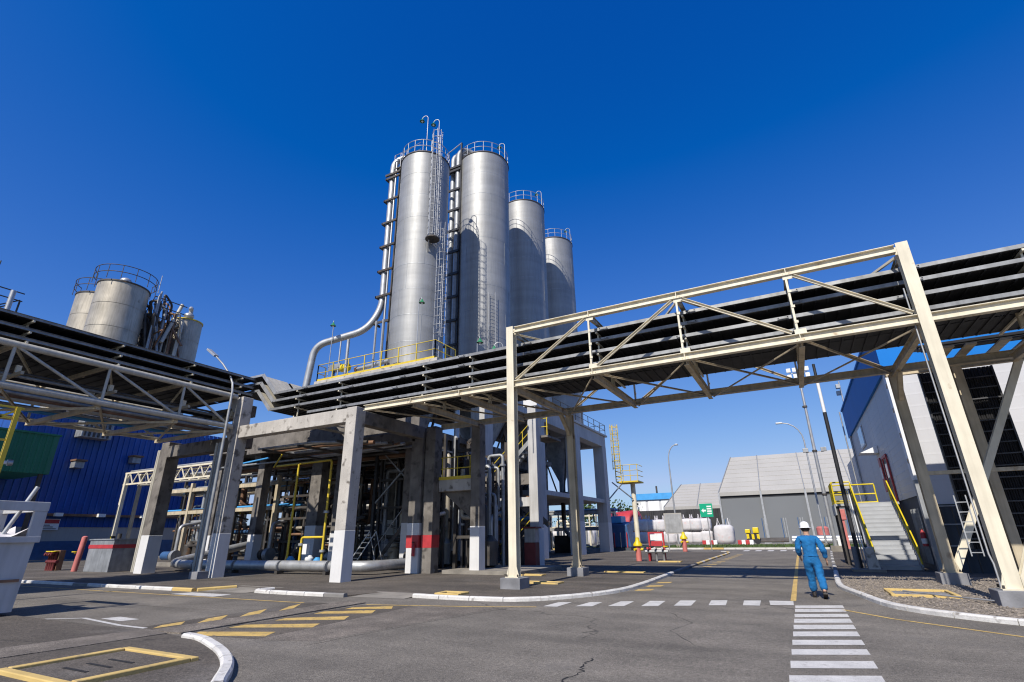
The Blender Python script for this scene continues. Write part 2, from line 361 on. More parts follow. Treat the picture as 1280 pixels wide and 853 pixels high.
def kerb(name, pts, mats, step=1.0, h=.105, wd=.17, skip=()):
    """row of kerb stones laid end to end along a polyline"""
    root = thing(name, None, None); struct(root)
    L = [0]
    for a, b in zip(pts, pts[1:]): L.append(L[-1] + (b - a).length)
    def at(s):
        for i in range(len(pts) - 1):
            if s <= L[i + 1] or i == len(pts) - 2:
                t = (s - L[i]) / max(1e-6, L[i + 1] - L[i]); return pts[i].lerp(pts[i + 1], t)
    n = max(1, round(L[-1] / step)); st = L[-1] / n
    for k in range(n):
        m = mats(k, n) if callable(mats) else mats
        g = MB(); sub = 3; sec = []
        for j in range(sub + 1):
            s = k * st + (j / sub) * (st - .018) + .009; p = at(s); d = (at(min(L[-1], s + .15)) - at(max(0, s - .15))).normalized()
            nrm = Vector((-d.y, d.x)); hh = h + random.uniform(-.006, .006) if j in (0, sub) else h
            for off, z in ((-wd / 2, -.02), (-wd / 2, hh - .03), (-wd / 2 + .035, hh), (wd / 2 - .03, hh), (wd / 2, hh - .03), (wd / 2, -.02)):
                sec.append((p.x + nrm.x * off, p.y + nrm.y * off, z))
        fs = [(j * 6 + i, j * 6 + i + 1, (j + 1) * 6 + i + 1, (j + 1) * 6 + i) for j in range(sub) for i in range(5)]
        fs += [(0, 5, 4, 3, 2, 1), tuple(sub * 6 + i for i in range(6))]
        fs = [tuple(reversed(f)) for f in fs]
        g.add(sec, fs); g.build('kerb_stone', m, root)
    return root
def i1m(k, n):
    p = k / n
    return 'kerb_white' if p < .33 else ('kerb_grey' if p < .5 else ('kerb_yellow' if k % 3 else 'kerb_white'))
kerb('kerb_centre', I1, i1m)
kerb('kerb_right', VK, lambda k, n: 'kerb_white' if k < n * .42 else ('kerb_grey' if k % 4 else 'kerb_white'))
kerb('kerb_corner', BL, 'kerb_white', .9)
kerb('kerb_middle', curve([(-16.5, 13.4), (-16.5, 12.72), (-15.5, 12.62), (-14, 12.6), (-12.4, 12.66)], 4), lambda k, n: 'kerb_white' if k < n - 1 else 'kerb_grey', .8)
kerb('kerb_left', [Vector((-19.0, 12.15)), Vector((-24, 12.05)), Vector((-34, 11.95)), Vector((-48, 11.9))], lambda k, n: 'kerb_yellow' if k < 1 else ('kerb_white' if k % 6 else 'kerb_grey'), 1.1)  # grey stones among the white stand for shadows across this kerb
kerb('kerb_ramp', [Vector((-18.9, 12.2)), Vector((-18.5, 13.4))], 'kerb_yellow', 1.0, .11)
kerb('kerb_far', [Vector((-45, 61.2)), Vector((30, 61.2))], lambda k, n: 'kerb_white' if k % 9 else 'kerb_yellow', 2.0, .16, .25)
g = MB(); g.prism([(-45, 61.35), (30, 61.35), (30, 70), (-45, 70)], -.02, .22)
struct(g.build('grass_verge', 'grass_soil'))
g = MB()
for i in range(2600):
    x = random.uniform(-14, 9); y = random.uniform(61.6, 69); h = random.uniform(.06, .25); a = random.uniform(0, 6.28); dx, dy = .12 * math.cos(a), .12 * math.sin(a)
    g.add([(x - dx, y - dy, .2), (x + dx, y + dy, .2), (x + random.uniform(-.08, .08), y, .2 + h)], [(0, 1, 2)])
tag(g.build('grass', 'leaf'), 'rough grass strip behind the far white kerb', 'grass', kind='stuff')

# paint on the road
def paint(name, quads, m, z=.004):
    g = MB()
    for q in quads: g.add([(x, y, z) for x, y in q], [tuple(range(len(q)))])
    return struct(g.build(name, m))
def stripe(pts, wd):
    o = []
    for i in range(len(pts)):
        a = Vector(pts[max(0, i - 1)]); b = Vector(pts[min(len(pts) - 1, i + 1)]); d = (b - a).normalized(); n = Vector((-d.y, d.x)) * wd / 2
        p = Vector(pts[i]); o.append((p + n, p - n))
    return [(o[i][0], o[i][1], o[i + 1][1], o[i + 1][0]) for i in range(len(o) - 1)]
def paintset(name, quads, m, piece):
    root = struct(thing(name, None, None))
    for q in quads:
        MB().add([(x, y, .004) for x, y in q], [tuple(range(len(q)))]).build(piece, m, root)
ys = [(15.14, 14.62), (14.47, 13.96), (13.63, 13.14), (12.91, 12.37), (12.1, 11.59), (11.33, 10.84), (10.5, 10.06), (9.71, 9.3), (8.88, 8.43), (8.03, 7.63), (7.2, 6.75), (6.35, 5.9)]
paintset('walkway_crossing', [((-.45, a), (-.44, b), (.55, b + .42), (.54, a + .42)) for a, b in ys], 'paint_white', 'painted_bar')
dash = [[[-6.0, 12.87], [-5.96, 13.79], [-5.63, 13.87], [-5.64, 12.92]], [[-5.26, 13.15], [-5.2, 14.07], [-4.9, 14.17], [-4.87, 13.3]],
        [[-4.53, 13.47], [-4.51, 14.52], [-4.19, 14.62], [-4.16, 13.61]], [[-3.78, 13.76], [-3.83, 14.86], [-3.46, 14.99], [-3.4, 13.9]],
        [[-3.07, 14.11], [-3.13, 15.21], [-2.75, 15.35], [-2.69, 14.26]], [[-2.32, 14.48], [-2.4, 15.53], [-2.02, 15.67], [-1.94, 14.62]],
        [[-1.57, 14.76], [-1.63, 15.77], [-1.24, 15.92], [-1.2, 14.83]], [[-.98, 15.05], [-1.05, 15.95], [-.5, 16.05], [-.48, 15.2]]]
paintset('road_crossing', [[tuple(p) for p in reversed(q)] for q in dash], 'paint_white', 'painted_bar')
hump = [[[-10.34, 6.73], [-10.63, 7.06], [-9.19, 7.64], [-8.96, 7.23]], [[-10.53, 7.6], [-10.55, 7.98], [-9.17, 8.7], [-8.93, 8.29]],
        [[-10.45, 8.62], [-10.52, 8.98], [-9.38, 9.75], [-9.09, 9.3]], [[-10.47, 9.72], [-10.55, 10.1], [-9.51, 10.76], [-9.21, 10.29]],
        [[-10.38, 10.6], [-10.45, 10.95], [-9.6, 11.5], [-9.3, 11.1]],
        [[-11.93, 6.91], [-12.21, 7.25], [-12.24, 7.76], [-11.88, 7.46]], [[-11.73, 7.7], [-12.15, 8.2], [-12.28, 8.8], [-11.7, 8.22]],
        [[-11.7, 8.66], [-12.15, 9.24], [-12.34, 9.91], [-11.75, 9.25]], [[-11.72, 9.75], [-12.18, 10.42], [-12.4, 11.03], [-11.78, 10.24]]]
paintset('hump_stripes', [[tuple(p) for p in reversed(q)] for q in hump], 'paint_yellow', 'painted_bar')
paint('hump_patch', [((-10.62, 6.75), (-8.85, 7.0), (-9.1, 11.7), (-10.6, 11.4)), ((-12.35, 6.8), (-11.75, 6.85), (-11.75, 11.4), (-12.45, 11.3))], 'kerb_grey', .0025).data.materials[0] = M['cable_black'] if False else M['pad_asphalt']
paint('worn_band', [((-8.9, 6.9), (-7.7, 7.3), (-6.9, 12.2), (-9.2, 11.6))], 'worn_asphalt', .002)
struct(MB().prism([(-11.6, 6.62), (-10.7, 6.75), (-10.72, 11.7), (-11.5, 11.9)], -.02, .028).build('gutter_strip', 'worn_asphalt'))
struct(MB().prism([(-12.1, 3.0), (-11.0, 2.8), (-10.72, 6.5), (-11.6, 6.58)], .0, PAD + .012).build('gutter_strip', 'worn_asphalt'))
paint('yellow_line_left', stripe([(-30, 11.0), (-22, 11.05), (-12.96, 11.16), (-12.5, 11.2)], .09) + stripe([(-10.5, 11.5), (-9.55, 11.72), (-7.5, 12.2), (-6.1, 12.7)], .09), 'paint_yellow', .0045)
paint('yellow_line_right', stripe([(.5, 14.72), (1.3, 13.6), (2.86, 12.2), (4.5, 11.6), (9, 10.7)], .085), 'paint_yellow', .0045)
paint('yellow_line_centre', stripe([(-.5, 16.1), (-.52, 30), (-.55, 46)], .13), 'paint_yellow', .0045)
paint('white_line_left', stripe([(-19, 5.4), (-16.18, 6.43), (-15.09, 7.13), (-13.05, 6.87), (-12.1, 6.87)], .1), 'paint_white', .0045)
paint('white_patch_left', [((-18.9, 11.3), (-16.6, 11.25), (-16.6, 11.9), (-18.7, 11.9)), ((-14.6, 7.25), (-13.7, 7.2), (-13.6, 7.55), (-14.5, 7.6))], 'paint_white', .0035)
def crack(name, pts, wd, m='cable_black'):
    o = []; rn = random.Random(len(pts) * 7)
    fine_ = []
    for (xa, ya), (xb, yb) in zip(pts, pts[1:]):
        for k in range(5):
            t = k / 5; fine_.append((xa + (xb - xa) * t + rn.uniform(-.035, .035), ya + (yb - ya) * t + rn.uniform(-.035, .035)))
    fine_.append(pts[-1]); g = MB()
    for i, (x, y) in enumerate(fine_):
        h = wd * rn.uniform(.4, 1.2) * (.3 if i in (0, len(fine_) - 1) else 1)
        d = Vector(fine_[min(i + 1, len(fine_) - 1)]) - Vector(fine_[max(0, i - 1)]); d.normalize(); g.v += [(x - d.y * h, y + d.x * h, .0022), (x + d.y * h, y - d.x * h, .0022)]
    for i in range(len(fine_) - 1): g.f.append((2 * i, 2 * i + 1, 2 * i + 3, 2 * i + 2)); g.smooth.append(False)
    return struct(g.build(name, m))
crack('road_crack', [(-2.96, 8.02), (-2.93, 7.71), (-2.93, 7.45), (-2.82, 7.17), (-2.86, 6.93), (-2.87, 6.56)], .016)
crack('road_seam', [(-7.6, 6.9), (-7.3, 9.0), (-6.9, 11.2), (-6.6, 12.6)], .012, 'pad_asphalt')
crack('road_seam', [(-22, 9.4), (-17, 9.1), (-13, 9.2)], .015, 'pad_asphalt')
crack('road_crack', [(-1.8, 9.5), (-2.4, 10.6), (-2.2, 11.6), (-2.9, 12.9)], .008)
crack('road_crack', [(2.0, 7.2), (2.6, 8.6), (2.5, 9.8), (3.2, 11.0)], .009)
paintset('kerbside_marks', [((-4.9, y), (-4.45, y + .25), (-4.45, y + .75), (-4.9, y + .5)) for y in [17.2, 18.6, 20.0] + [28 + 1.9 * i for i in range(11)]], 'paint_yellow', 'painted_bar')
paintset('far_crossing', [((-5.2 + 1.05 * i, 55.2), (-4.7 + 1.05 * i, 55.2), (-4.7 + 1.05 * i, 58.2), (-5.2 + 1.05 * i, 58.2)) for i in range(7)], 'paint_white', 'painted_bar')

# framed manholes with raised yellow edges
def manhole(label, x0, x1, y0, y1, z, wd=.12, h=.055, lid='pad_asphalt', slots=True):
    root = thing('framed_manhole', label, 'manhole', ((x0 + x1) / 2, (y0 + y1) / 2, z), 'yellow edged manhole frames')
    for a in ((x0, x1, y0, y0 + wd), (x0, x1, y1 - wd, y1), (x0, x0 + wd, y0 + wd + .004, y1 - wd - .004), (x1 - wd, x1, y0 + wd + .004, y1 - wd - .004)):
        MB().box(*a, z - .02, z + h + random.uniform(-.008, .008)).build('edge', 'kerb_yellow', root, .012)
    MB().box(x0 + wd + .003, x1 - wd - .003, y0 + wd + .003, y1 - wd - .003, z - .02, z + .02).build('cover', lid, root)
    if slots:
        for i in range(3): MB().box((x0 + x1) / 2 - .3, (x0 + x1) / 2 + .3, y0 + (y1 - y0) * (.3 + .17 * i), y0 + (y1 - y0) * (.3 + .17 * i) + .05, z + .02, z + .026).build('slot', 'cable_black', root)
    return root
manhole('large yellow edged manhole on the bottom left corner pavement', -9.75, -7.95, 3.72, 5.35, PAD)
manhole('yellow edged manhole in the gravel beside the right kerb', 1.75, 3.2, 17.5, 19.0, PAD, .1, .07, 'pedestal', False)
manhole('small yellow edged manhole on the kerb near the double crossing', -9.95, -9.1, 13.75, 14.35, PAD, .12, .06)
manhole('low yellow edged slab left of the pale bridge column', -9.7, -7.8, 18.0, 18.6, PAD, .08, .05)
manhole('yellow edged slab in front of the painted hydrants', -7.9, -6.6, 33.4, 34.1, PAD, .1, .06)
manhole('faint yellow edged slab beside the rear bridge column', -8.2, -6.4, 24.2, 24.7, PAD, .08, .05)
manhole('low yellow edged slab between the white columns', -11.8, -10.0, 21.4, 21.9, PAD, .08, .05)

# gravel stones
g = MB()
vk = [(p.x, p.y) for p in VK if p.y < 25]
def vk_x(y):
    best = 99
    for (xa, ya), (xb, yb) in zip(vk, vk[1:]):
        if min(ya, yb) <= y <= max(ya, yb) and abs(yb - ya) > 1e-5: best = min(best, xa + (xb - xa) * (y - ya) / (yb - ya))
    return best
cnt = 0
while cnt < 9000:
    x = random.uniform(.8, 8.5); y = random.uniform(12.3, 25)
    if x < vk_x(y) + .15: continue
    r = random.uniform(.014, .04); a = random.uniform(0, 6.3)
    vs = []
    for k in range(4): vs.append((x + r * random.uniform(.8, 1.3) * math.cos(a + k * 1.57), y + r * random.uniform(.8, 1.3) * math.sin(a + k * 1.57), PAD + r * .2))
    vs.append((x + random.uniform(-.3, .3) * r, y + random.uniform(-.3, .3) * r, PAD + r * random.uniform(.8, 1.3)))
    g.add(vs, [(0, 1, 4), (1, 2, 4), (2, 3, 4), (3, 0, 4)]); cnt += 1
tag(g.build('gravel', 'stone_a'), 'loose brown gravel inside the right kerb', 'gravel', kind='stuff')
# hill and far wood
g = MB()
N = 40
for i in range(N + 1):
    x = -260 + 560 * i / N; h = 5 + 3.5 * math.sin(i * .7) + 2 * math.sin(i * 1.9)
    g.v += [(x, 330, -1), (x, 370, h), (x, 430, -1)]
for i in range(N):
    for j in range(2): g.f.append((i * 3 + j, (i + 1) * 3 + j, (i + 1) * 3 + j + 1, i * 3 + j + 1)); g.smooth.append(True)
struct(g.build('hill', 'hill'))

# ================================================================== PIPE BRIDGE over the road
FY, BY = 16.3, 22.0
XL, XR = -8.58, 3.92
br = thing('pipe_bridge', 'cream steel truss bridge carrying cable trays across the road', 'bridge', (XL, FY, 0))
def hcol(x, y, z0, z1, m, name='column', face=.29, depth=.3, lab=None):
    g = MB(); g.ibeam((x, y, z0), (x, y, z1), depth, face, .024, .016, (0, 1, 0))
    o = g.build(name, m, br)
    MB().box(x - .24, x + .24, y - .24, y + .24, z0 - .03, z0).build('base_plate', m, o)
    for sx in (-1, 1): MB().add([(x + sx * .15, y - .16, z0), (x + sx * .24, y - .16, z0), (x + sx * .15, y - .16, z0 + .3), (x + sx * .15, y - .145, z0), (x + sx * .24, y - .145, z0), (x + sx * .15, y - .145, z0 + .3)],
        [(0, 1, 2), (5, 4, 3), (0, 3, 4, 1), (1, 4, 5, 2), (2, 5, 3, 0)]).build('gusset', m, o)
    return o
for x, y, z1, m in ((XL, FY, 9.22, 'cream'), (XR, FY, 9.22, 'cream'), (XL, BY, 6.9, 'cream_old_shaded'), (XR, BY, 6.9, 'cream_old_shaded')):
    hcol(x, y, .4, z1, m)
    MB().box(x - .36, x + .36, y - .36, y + .36, -.02, .37).build('pedestal', 'pedestal', br, .015)
def chord(name, p, q, h, m): return MB().ibeam(p, q, h, .2, .02, .014, (0, 0, 1)).build(name, m, br)
chord('top_chord', (XL + .16, FY, 9.09), (XR - .16, FY, 9.09), .24, 'cream')
chord('bottom_chord', (-15.85, FY, 6.93), (12.5, FY, 6.93), .24, 'cream')
chord('top_chord', (XL, BY, 9.09), (XR, BY, 9.09), .24, 'cream_old_shaded')
chord('bottom_chord', (-15.85, BY, 7.06), (12.5, BY, 7.06), .26, 'cream_old_shaded')
vx = [-5.4, -2.3, .98]
px = [XL] + vx + [XR]
for y, m in ((FY, 'cream'), (BY, 'cream_old_shaded')):
    for x in vx:
        v = MB().chan((x, y, 7.06), (x, y, 8.97), .11, .05, .012, (0, 1, 0)).build('vertical', m, br)
        MB().box(x - .11, x + .16, y - .055, y - .045, 8.84, 8.97).build('gusset', m, v)
        MB().box(x - .11, x + .2, y - .055, y - .045, 7.06, 7.2).build('gusset', m, v)
        for k in range(3): MB().box(x - .05, x + .05, y - .07, y - .06, 7.4 + .5 * k, 7.48 + .5 * k).build('splice_plate', m, v)
    for (a, za), (b, zb) in (((XL + .2, 7.08), (-5.55, 8.93)), ((-5.2, 7.1), (-2.45, 8.93)), ((-2.15, 8.93), (.8, 7.12)), ((1.15, 8.93), (XR - .2, 7.12))):
        MB().chan((a, y - .02, za), (b, y - .02, zb), .1, .06, .012, None).build('diagonal', m, br)
for x in [-13.3, -10.9] + px + [7.2, 10.4]:
    MB().ibeam((x, FY + .11, 6.82), (x, BY - .11, 6.9), .26, .16, .016, .012, (0, 0, 1)).build('floor_beam', 'cream_old_shaded', br)
for x in px:
    MB().ibeam((x, FY + .11, 9.06), (x, BY - .11, 9.06), .16, .12, .012, .01, (0, 0, 1)).build('top_cross_beam', 'cream_old_shaded', br)
    MB().beam((x, FY + .1, 8.95), (x, FY + .8, 9.02), .1, .12).build('bracket', 'cream_old_shaded', br)
for i, (a, b) in enumerate(zip(px, px[1:])):
    p, q = ((a, FY + .1, 9.0), (b, BY - .1, 9.0)) if i % 2 == 0 else ((b, FY + .1, 9.0), (a, BY - .1, 9.0))
    MB().chan(p, q, .07, .05, .01).build('top_brace', 'cream', br)
    MB().chan((a + .1, FY + .12, 6.86), (b - .1, BY - .12, 6.94), .06, .04, .01).build('floor_brace', 'cream_old_shaded', br)
    MB().chan((b - .1, FY + .12, 6.78), (a + .1, BY - .12, 6.86), .045, .03, .008).build('floor_brace', 'cream_old_shaded', br)
for a, b in ((-15.8, -13.3), (-13.3, -10.9), (-10.9, XL)):
    MB().chan((a + .1, FY + .12, 6.86), (b - .1, BY - .12, 6.94), .06, .04, .01).build('floor_brace', 'cream_old_shaded', br)
for x in (XL, XR):   # knee braces under the floor beams at the rear legs
    MB().ibeam((x, BY - .14, 5.95), (x, BY - 1.1, 6.72), .18, .14, .014, .012).build('knee_brace', 'cream_old_shaded', br)
for z, xs_ in ((9.09, vx), (6.93, [-13.3, -10.9] + vx + [7.2])):
    for x in xs_:
        MB().box(x - .012, x + .012, FY - .098, FY - .008, z - .098, z + .098).build('stiffener', 'cream', br)
        for dx in (-.09, .09):
            g = MB()
            for dz in (-.05, .05): g.lathe([(.001, 0), (.016, 0), (.016, .02), (.001, .02)], (0, 0), 6); n0 = len(g.v) - 24; g.v[n0:] = [(x + dx + vx_, FY - .009 - vz_, z + dz + vy_) for vx_, vy_, vz_ in g.v[n0:]]
            g.build('bolts', 'cream_old_shaded', br)
for x in (XL, XR):
    for sx in (-.2, .2):
        for sy in (-.2, .2):
            for yy in (FY, BY): MB().lathe([(.001, .4), (.024, .4), (.024, .47), (.001, .47)], (x + sx, yy + sy), 6, False).build('anchor_bolt', 'dark_steel', br)
# braced bay right of the road
MB().ibeam((6.1, 23.6, .35), (6.1, 23.6, 7.4), .26, .28, .02, .014, (0, 1, 0)).build('column', 'cream_old_shaded', br)
MB().box(5.8, 6.4, 23.3, 23.9, -.02, .35).build('pedestal', 'pedestal', br, .015)
MB().ibeam((4.05, BY - .02, .42), (7.35, BY - .02, 6.85), .2, .2, .016, .014, (0, 1, 0)).build('brace', 'cream', br)
MB().ibeam((4.1, FY - .01, .42), (6.9, FY - .01, 6.75), .2, .2, .016, .014, (0, 1, 0)).build('brace', 'cream', br)
MB().beam((XR + .15, BY, 3.4), (12, BY, 3.4), .12, .12).build('strut', 'cream_old_shaded', br)
MB().ibeam((XR, 23.6, 7.3), (12, 23.6, 7.3), .24, .16, .016, .014).build('beam', 'cream_old_shaded', br)
MB().tube([(XR - .2, FY - .02, .1), (XR - .2, FY - .02, .9), (XR - .22, FY + .05, 1.1), (XR - .22, FY + .05, 7.9)], .022, 6).build('conduit', 'galv', br)
MB().tube([(XR - .2, FY - .02, .12), (2.9, FY + .8, .13), (2.1, FY + 1.9, .13)], .02, 6).build('conduit', 'galv', br)

# ------------------------------------------------------------------ cable trays
def tray_x(label, x0, x1, y0, y1, ztop, group, h=.115, m='tray_rail'):
    root = thing('cable_tray', label, 'cable tray', (x0, y0, ztop), group)
    for y, sd in ((y0, -1), (y1, 1)): MB().chan((x0, y, ztop - h / 2), (x1, y, ztop - h / 2), h, .05, .008, (0, 0, 1), sd).build('side_rail', m, root)
    ym = (y0 + y1) / 2
    for a, b in ((y0 + .02, ym - .05), (ym + .05, y1 - .02)):
        MB().box(x0, x1, a, b, ztop - h + .012, ztop - h + .022).build('base_plate', 'tray_dark', root)
    g = MB(); x = x0 + .1
    while x < x1: g.box(x, x + .045, y0 + .06, y1 - .06, ztop - h - .028, ztop - h + .01); x += .34
    tag(g.build('rungs', 'tray_dark', root), kind='stuff')
    g = MB()
    for k in range(9):
        yy = y0 + .2 + (y1 - y0 - .4) * k / 8; pts = []
        for i in range(13): pts.append((x0 + (x1 - x0) * i / 12, yy + random.uniform(-.05, .05), ztop - h + .07 + random.uniform(0, .03)))
        g.tube(pts, .04, 5)
    tag(g.build('cables', 'cable_black', root), kind='stuff')
    x = x0 + random.uniform(1.5, 2.6)
    while x < x1 - .5:
        sp = MB().box(x - .16, x + .16, y0 - .07, y0 - .06, ztop - h + .025, ztop - .025).build('splice_plate', m, root)
        for dx in (-.13, .13): MB().box(x + dx - .018, x + dx + .018, y0 - .078, y0 - .07, ztop - h + .04, ztop - .05).build('bolt', 'cable_black', sp)
        x += 3.1
    return root
TZ = [8.8, 8.4, 7.96, 7.5]
TL = ['topmost of the four cable trays along the bridge', 'second cable tray from the top along the bridge',
      'third cable tray from the top along the bridge', 'lowest cable tray just above the cream bottom chord']
for z, lab, x0 in zip(TZ, TL, (-22.85, -22.95, -23.1, -20.3)):
    tray_x(lab, x0, 13.5, 17.0, 20.3, z, 'cable trays along the bridge')
# stepped ends dropping from the left rack
for z, dz, x0, lab in ((8.8, 1.18, -22.85, 'bright inclined tray joining the top tray to the left rack'), (8.4, 1.15, -22.95, 'middle inclined tray joining the second tray to the left rack'), (7.96, 1.18, -23.1, 'lowest inclined tray joining the third tray to the left rack')):
    root = thing('inclined_cable_tray', lab, 'cable tray', (x0, 17, z), 'inclined trays at the corner')
    xa, za = x0 - 1.2, z + dz
    for y in (17.0, 20.3):
        MB().beam((xa, y, za - .06), (x0, y, z - .06), .02, .2).build('side_rail', 'galv', root)
        MB().beam((xa - 1.6, y, za - .06), (xa, y, za - .06), .02, .12).build('side_rail', 'galv', root)
    for a, b in ((17.05, 18.55), (18.75, 20.25)):
        MB().add([(xa, a, za - .1), (xa, b, za - .1), (x0, b, z - .1), (x0, a, z - .1), (xa, a, za - .12), (xa, b, za - .12), (x0, b, z - .12), (x0, a, z - .12)],
                 [(0, 3, 2, 1), (4, 5, 6, 7), (0, 1, 5, 4), (2, 3, 7, 6), (0, 4, 7, 3), (1, 2, 6, 5)]).build('cover', 'pale_tube', root)
    for a, b in ((17.05, 18.55), (18.75, 20.25)):
        MB().box(xa - 1.6, xa - .01, a, b, za - .12, za - .1).build('base_plate', 'tray_dark', root)
# supports for the trays
for i, (x, nm) in enumerate(((-21.2, 'behind the left concrete beam'), (-18.3, 'above the middle of the concrete beam'), (-13.3, 'two bays left of the pale bridge column'), (-10.9, 'one bay left of the pale bridge column'),
             (-5.4, 'at the first truss vertical'), (-2.3, 'at the second truss vertical'), (.98, 'at the third truss vertical'), (6.6, 'right of the tall right column'))):
    root = thing('tray_support', 'cream bracket post under the trays ' + nm, 'bracket', (x, 18.6, 6.95), 'tray supports')
    zb = 6.96 if x > -16 else 7.08
    MB().beam((x, 18.65, zb), (x, 18.65, 8.62), .12, .12).build('post', 'cream_old_shaded', root)
    MB().beam((x, 17.2, zb), (x, 17.2, 8.62), .05, .05).build('hanger', 'cream', root)
    for z in TZ: MB().beam((x, 16.98, z - .175), (x, 20.35, z - .175), .07, .06).build('arm', 'cream', root)
    if x < -16: MB().beam((x, 16.5, 7.03), (x, 21.3, 7.03), .14, .1).build('foot_beam', 'cream_old_shaded', root)

# ================================================================== CONCRETE FRAMES
def ccol(parent, x, y, z1, a=.52, b=.52, m='concrete', hb=1.95, white=True, name='column'):
    z0 = PAD - .02
    if white:
        MB().box(x - a / 2 - .006, x + a / 2 + .006, y - b / 2 - .006, y + b / 2 + .006, z0, hb).build('painted_base', 'column_white', parent, .02)
        z0 = hb
    return MB().box(x - a / 2, x + a / 2, y - b / 2, y + b / 2, z0, z1).build(name, m, parent, .02)
cf = thing('concrete_portal', 'weathered concrete portal with white painted column feet left of centre', 'frame', (-16.5, 16.4, 0))
ccol(cf, -16.45, 16.42, 7.04, .58, .58, 'concrete')
MB().box(-24.1, -16.76, 16.2, 16.66, 6.42, 7.03).build('beam', 'concrete', cf, .02)
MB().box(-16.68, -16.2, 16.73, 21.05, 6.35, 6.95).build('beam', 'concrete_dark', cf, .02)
ccol(cf, -24.38, 16.42, 8.55, .58, .58, 'concrete')
MB().add([(-24.68, 16.15, 6.3), (-24.68, 16.65, 6.3), (-25.1, 16.15, 6.75), (-25.1, 16.65, 6.75), (-25.1, 16.15, 7.1), (-25.1, 16.65, 7.1), (-24.68, 16.15, 7.1), (-24.68, 16.65, 7.1)],
         [(0, 1, 3, 2), (2, 3, 5, 4), (4, 5, 7, 6), (0, 2, 4, 6), (1, 7, 5, 3), (0, 6, 7, 1)]).build('corbel', 'concrete', cf)
MB().add([(-24.68, 16.15, 7.75), (-24.68, 16.65, 7.75), (-25.1, 16.15, 8.15), (-25.1, 16.65, 8.15), (-25.1, 16.15, 8.5), (-25.1, 16.65, 8.5), (-24.68, 16.15, 8.5), (-24.68, 16.65, 8.5)],
         [(0, 1, 3, 2), (2, 3, 5, 4), (4, 5, 7, 6), (0, 2, 4, 6), (1, 7, 5, 3), (0, 6, 7, 1)]).build('corbel', 'concrete', cf)
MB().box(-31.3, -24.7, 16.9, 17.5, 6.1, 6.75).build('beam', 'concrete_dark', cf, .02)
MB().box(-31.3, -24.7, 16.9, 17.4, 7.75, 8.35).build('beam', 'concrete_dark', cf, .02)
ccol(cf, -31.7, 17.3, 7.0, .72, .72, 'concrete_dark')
for x in (-32.2, -32.35): MB().tube([(x, 17.0, .1), (x, 17.0, 6.6)], .06, 8).build('downpipe', 'pale_tube', cf)
MB().box(-24.2, -16.9, 21.2, 21.7, 6.3, 6.9).build('beam', 'concrete_dark', cf, .02)

rf = thing('red_band_frame', 'dark concrete twin column with red band beneath the trays', 'frame', (-16.4, 21.4, 0))
c1 = ccol(rf, -16.75, 21.5, 7.0, .72, .6, 'concrete_dark', 2.3, True)
c2 = ccol(rf, -15.98, 21.6, 7.0, .6, .62, 'concrete_dark', 2.0, False)
MB().box(-17.125, -16.375, 21.185, 21.815, 1.17, 1.74).build('red_band', 'red_paint', rf)
MB().box(-16.285, -15.675, 21.285, 21.915, 1.17, 1.74).build('red_band', 'red_paint', rf)
ccol(rf, -13.45, 21.85, 6.9, .5, .55, 'concrete_dark', 2.1)
MB().box(-15.66, -13.72, 21.7, 22.1, 3.75, 4.3).build('beam', 'concrete', rf, .015)
MB().add([(-15.6, 22.0, 3.74), (-13.75, 22.0, 3.74), (-13.75, 22.3, 2.2), (-15.2, 22.0, 3.74), (-13.75, 22.35, 2.3)], [(0, 1, 2), (3, 4, 1)]).build('haunch', 'concrete_dark', rf)
rl = MB()
for x in (-15.5, -14.6, -13.85): rl.tube([(x, 21.75, 4.3), (x, 21.75, 5.4)], .025, 6)
rl.build('rail_posts', 'yellow_rail', rf)
for z in (4.85, 5.4): MB().tube([(-15.6, 21.75, z), (-13.75, 21.75, z)], .025, 6).build('handrail', 'yellow_rail', rf)
MB().box(-15.65, -13.74, 21.66, 21.7, 4.3, 4.45).build('toe_board', 'yellow_rail', rf)
MB().box(-15.1, -11, 21.4, 26, PAD, PAD + .16).build('plinth', 'gutter_concrete', rf)
ext = thing('fire_extinguisher', 'red fire extinguisher on the red banded column', 'extinguisher', (-16.6, 21.1, .9))
MB().lathe([(.001, .8), (.08, .8), (.08, 1.25), (.05, 1.33), (.02, 1.36), (.02, 1.42)], (-16.6, 21.1), 12).build('cylinder', 'red_paint', ext)
MB().box(-16.64, -16.56, 21.02, 21.12, 1.4, 1.45).build('handle', 'black_paint', ext)
MB().tube([(-16.58, 21.03, 1.4), (-16.48, 21.0, 1.25), (-16.5, 21.0, .95)], .012, 6).build('hose', 'black_paint', ext)

pf = thing('pale_post_frame', 'tall pale concrete post rising behind the pale bridge column', 'frame', (-13.0, 27.4, 0))
ccol(pf, -13.0, 27.4, 9.6, .55, .6, 'column_light', 2.0)
MB().box(-13.5, -12.6, 27.05, 27.75, 8.9, 9.62).build('cap', 'column_white', pf, .015)
MB().box(-18.5, -13.3, 27.2, 27.6, 4.4, 5.0).build('beam', 'concrete_dark', pf)
MB().box(-18.5, -13.3, 27.25, 27.55, 3.2, 3.7).build('beam', 'column_light', pf)

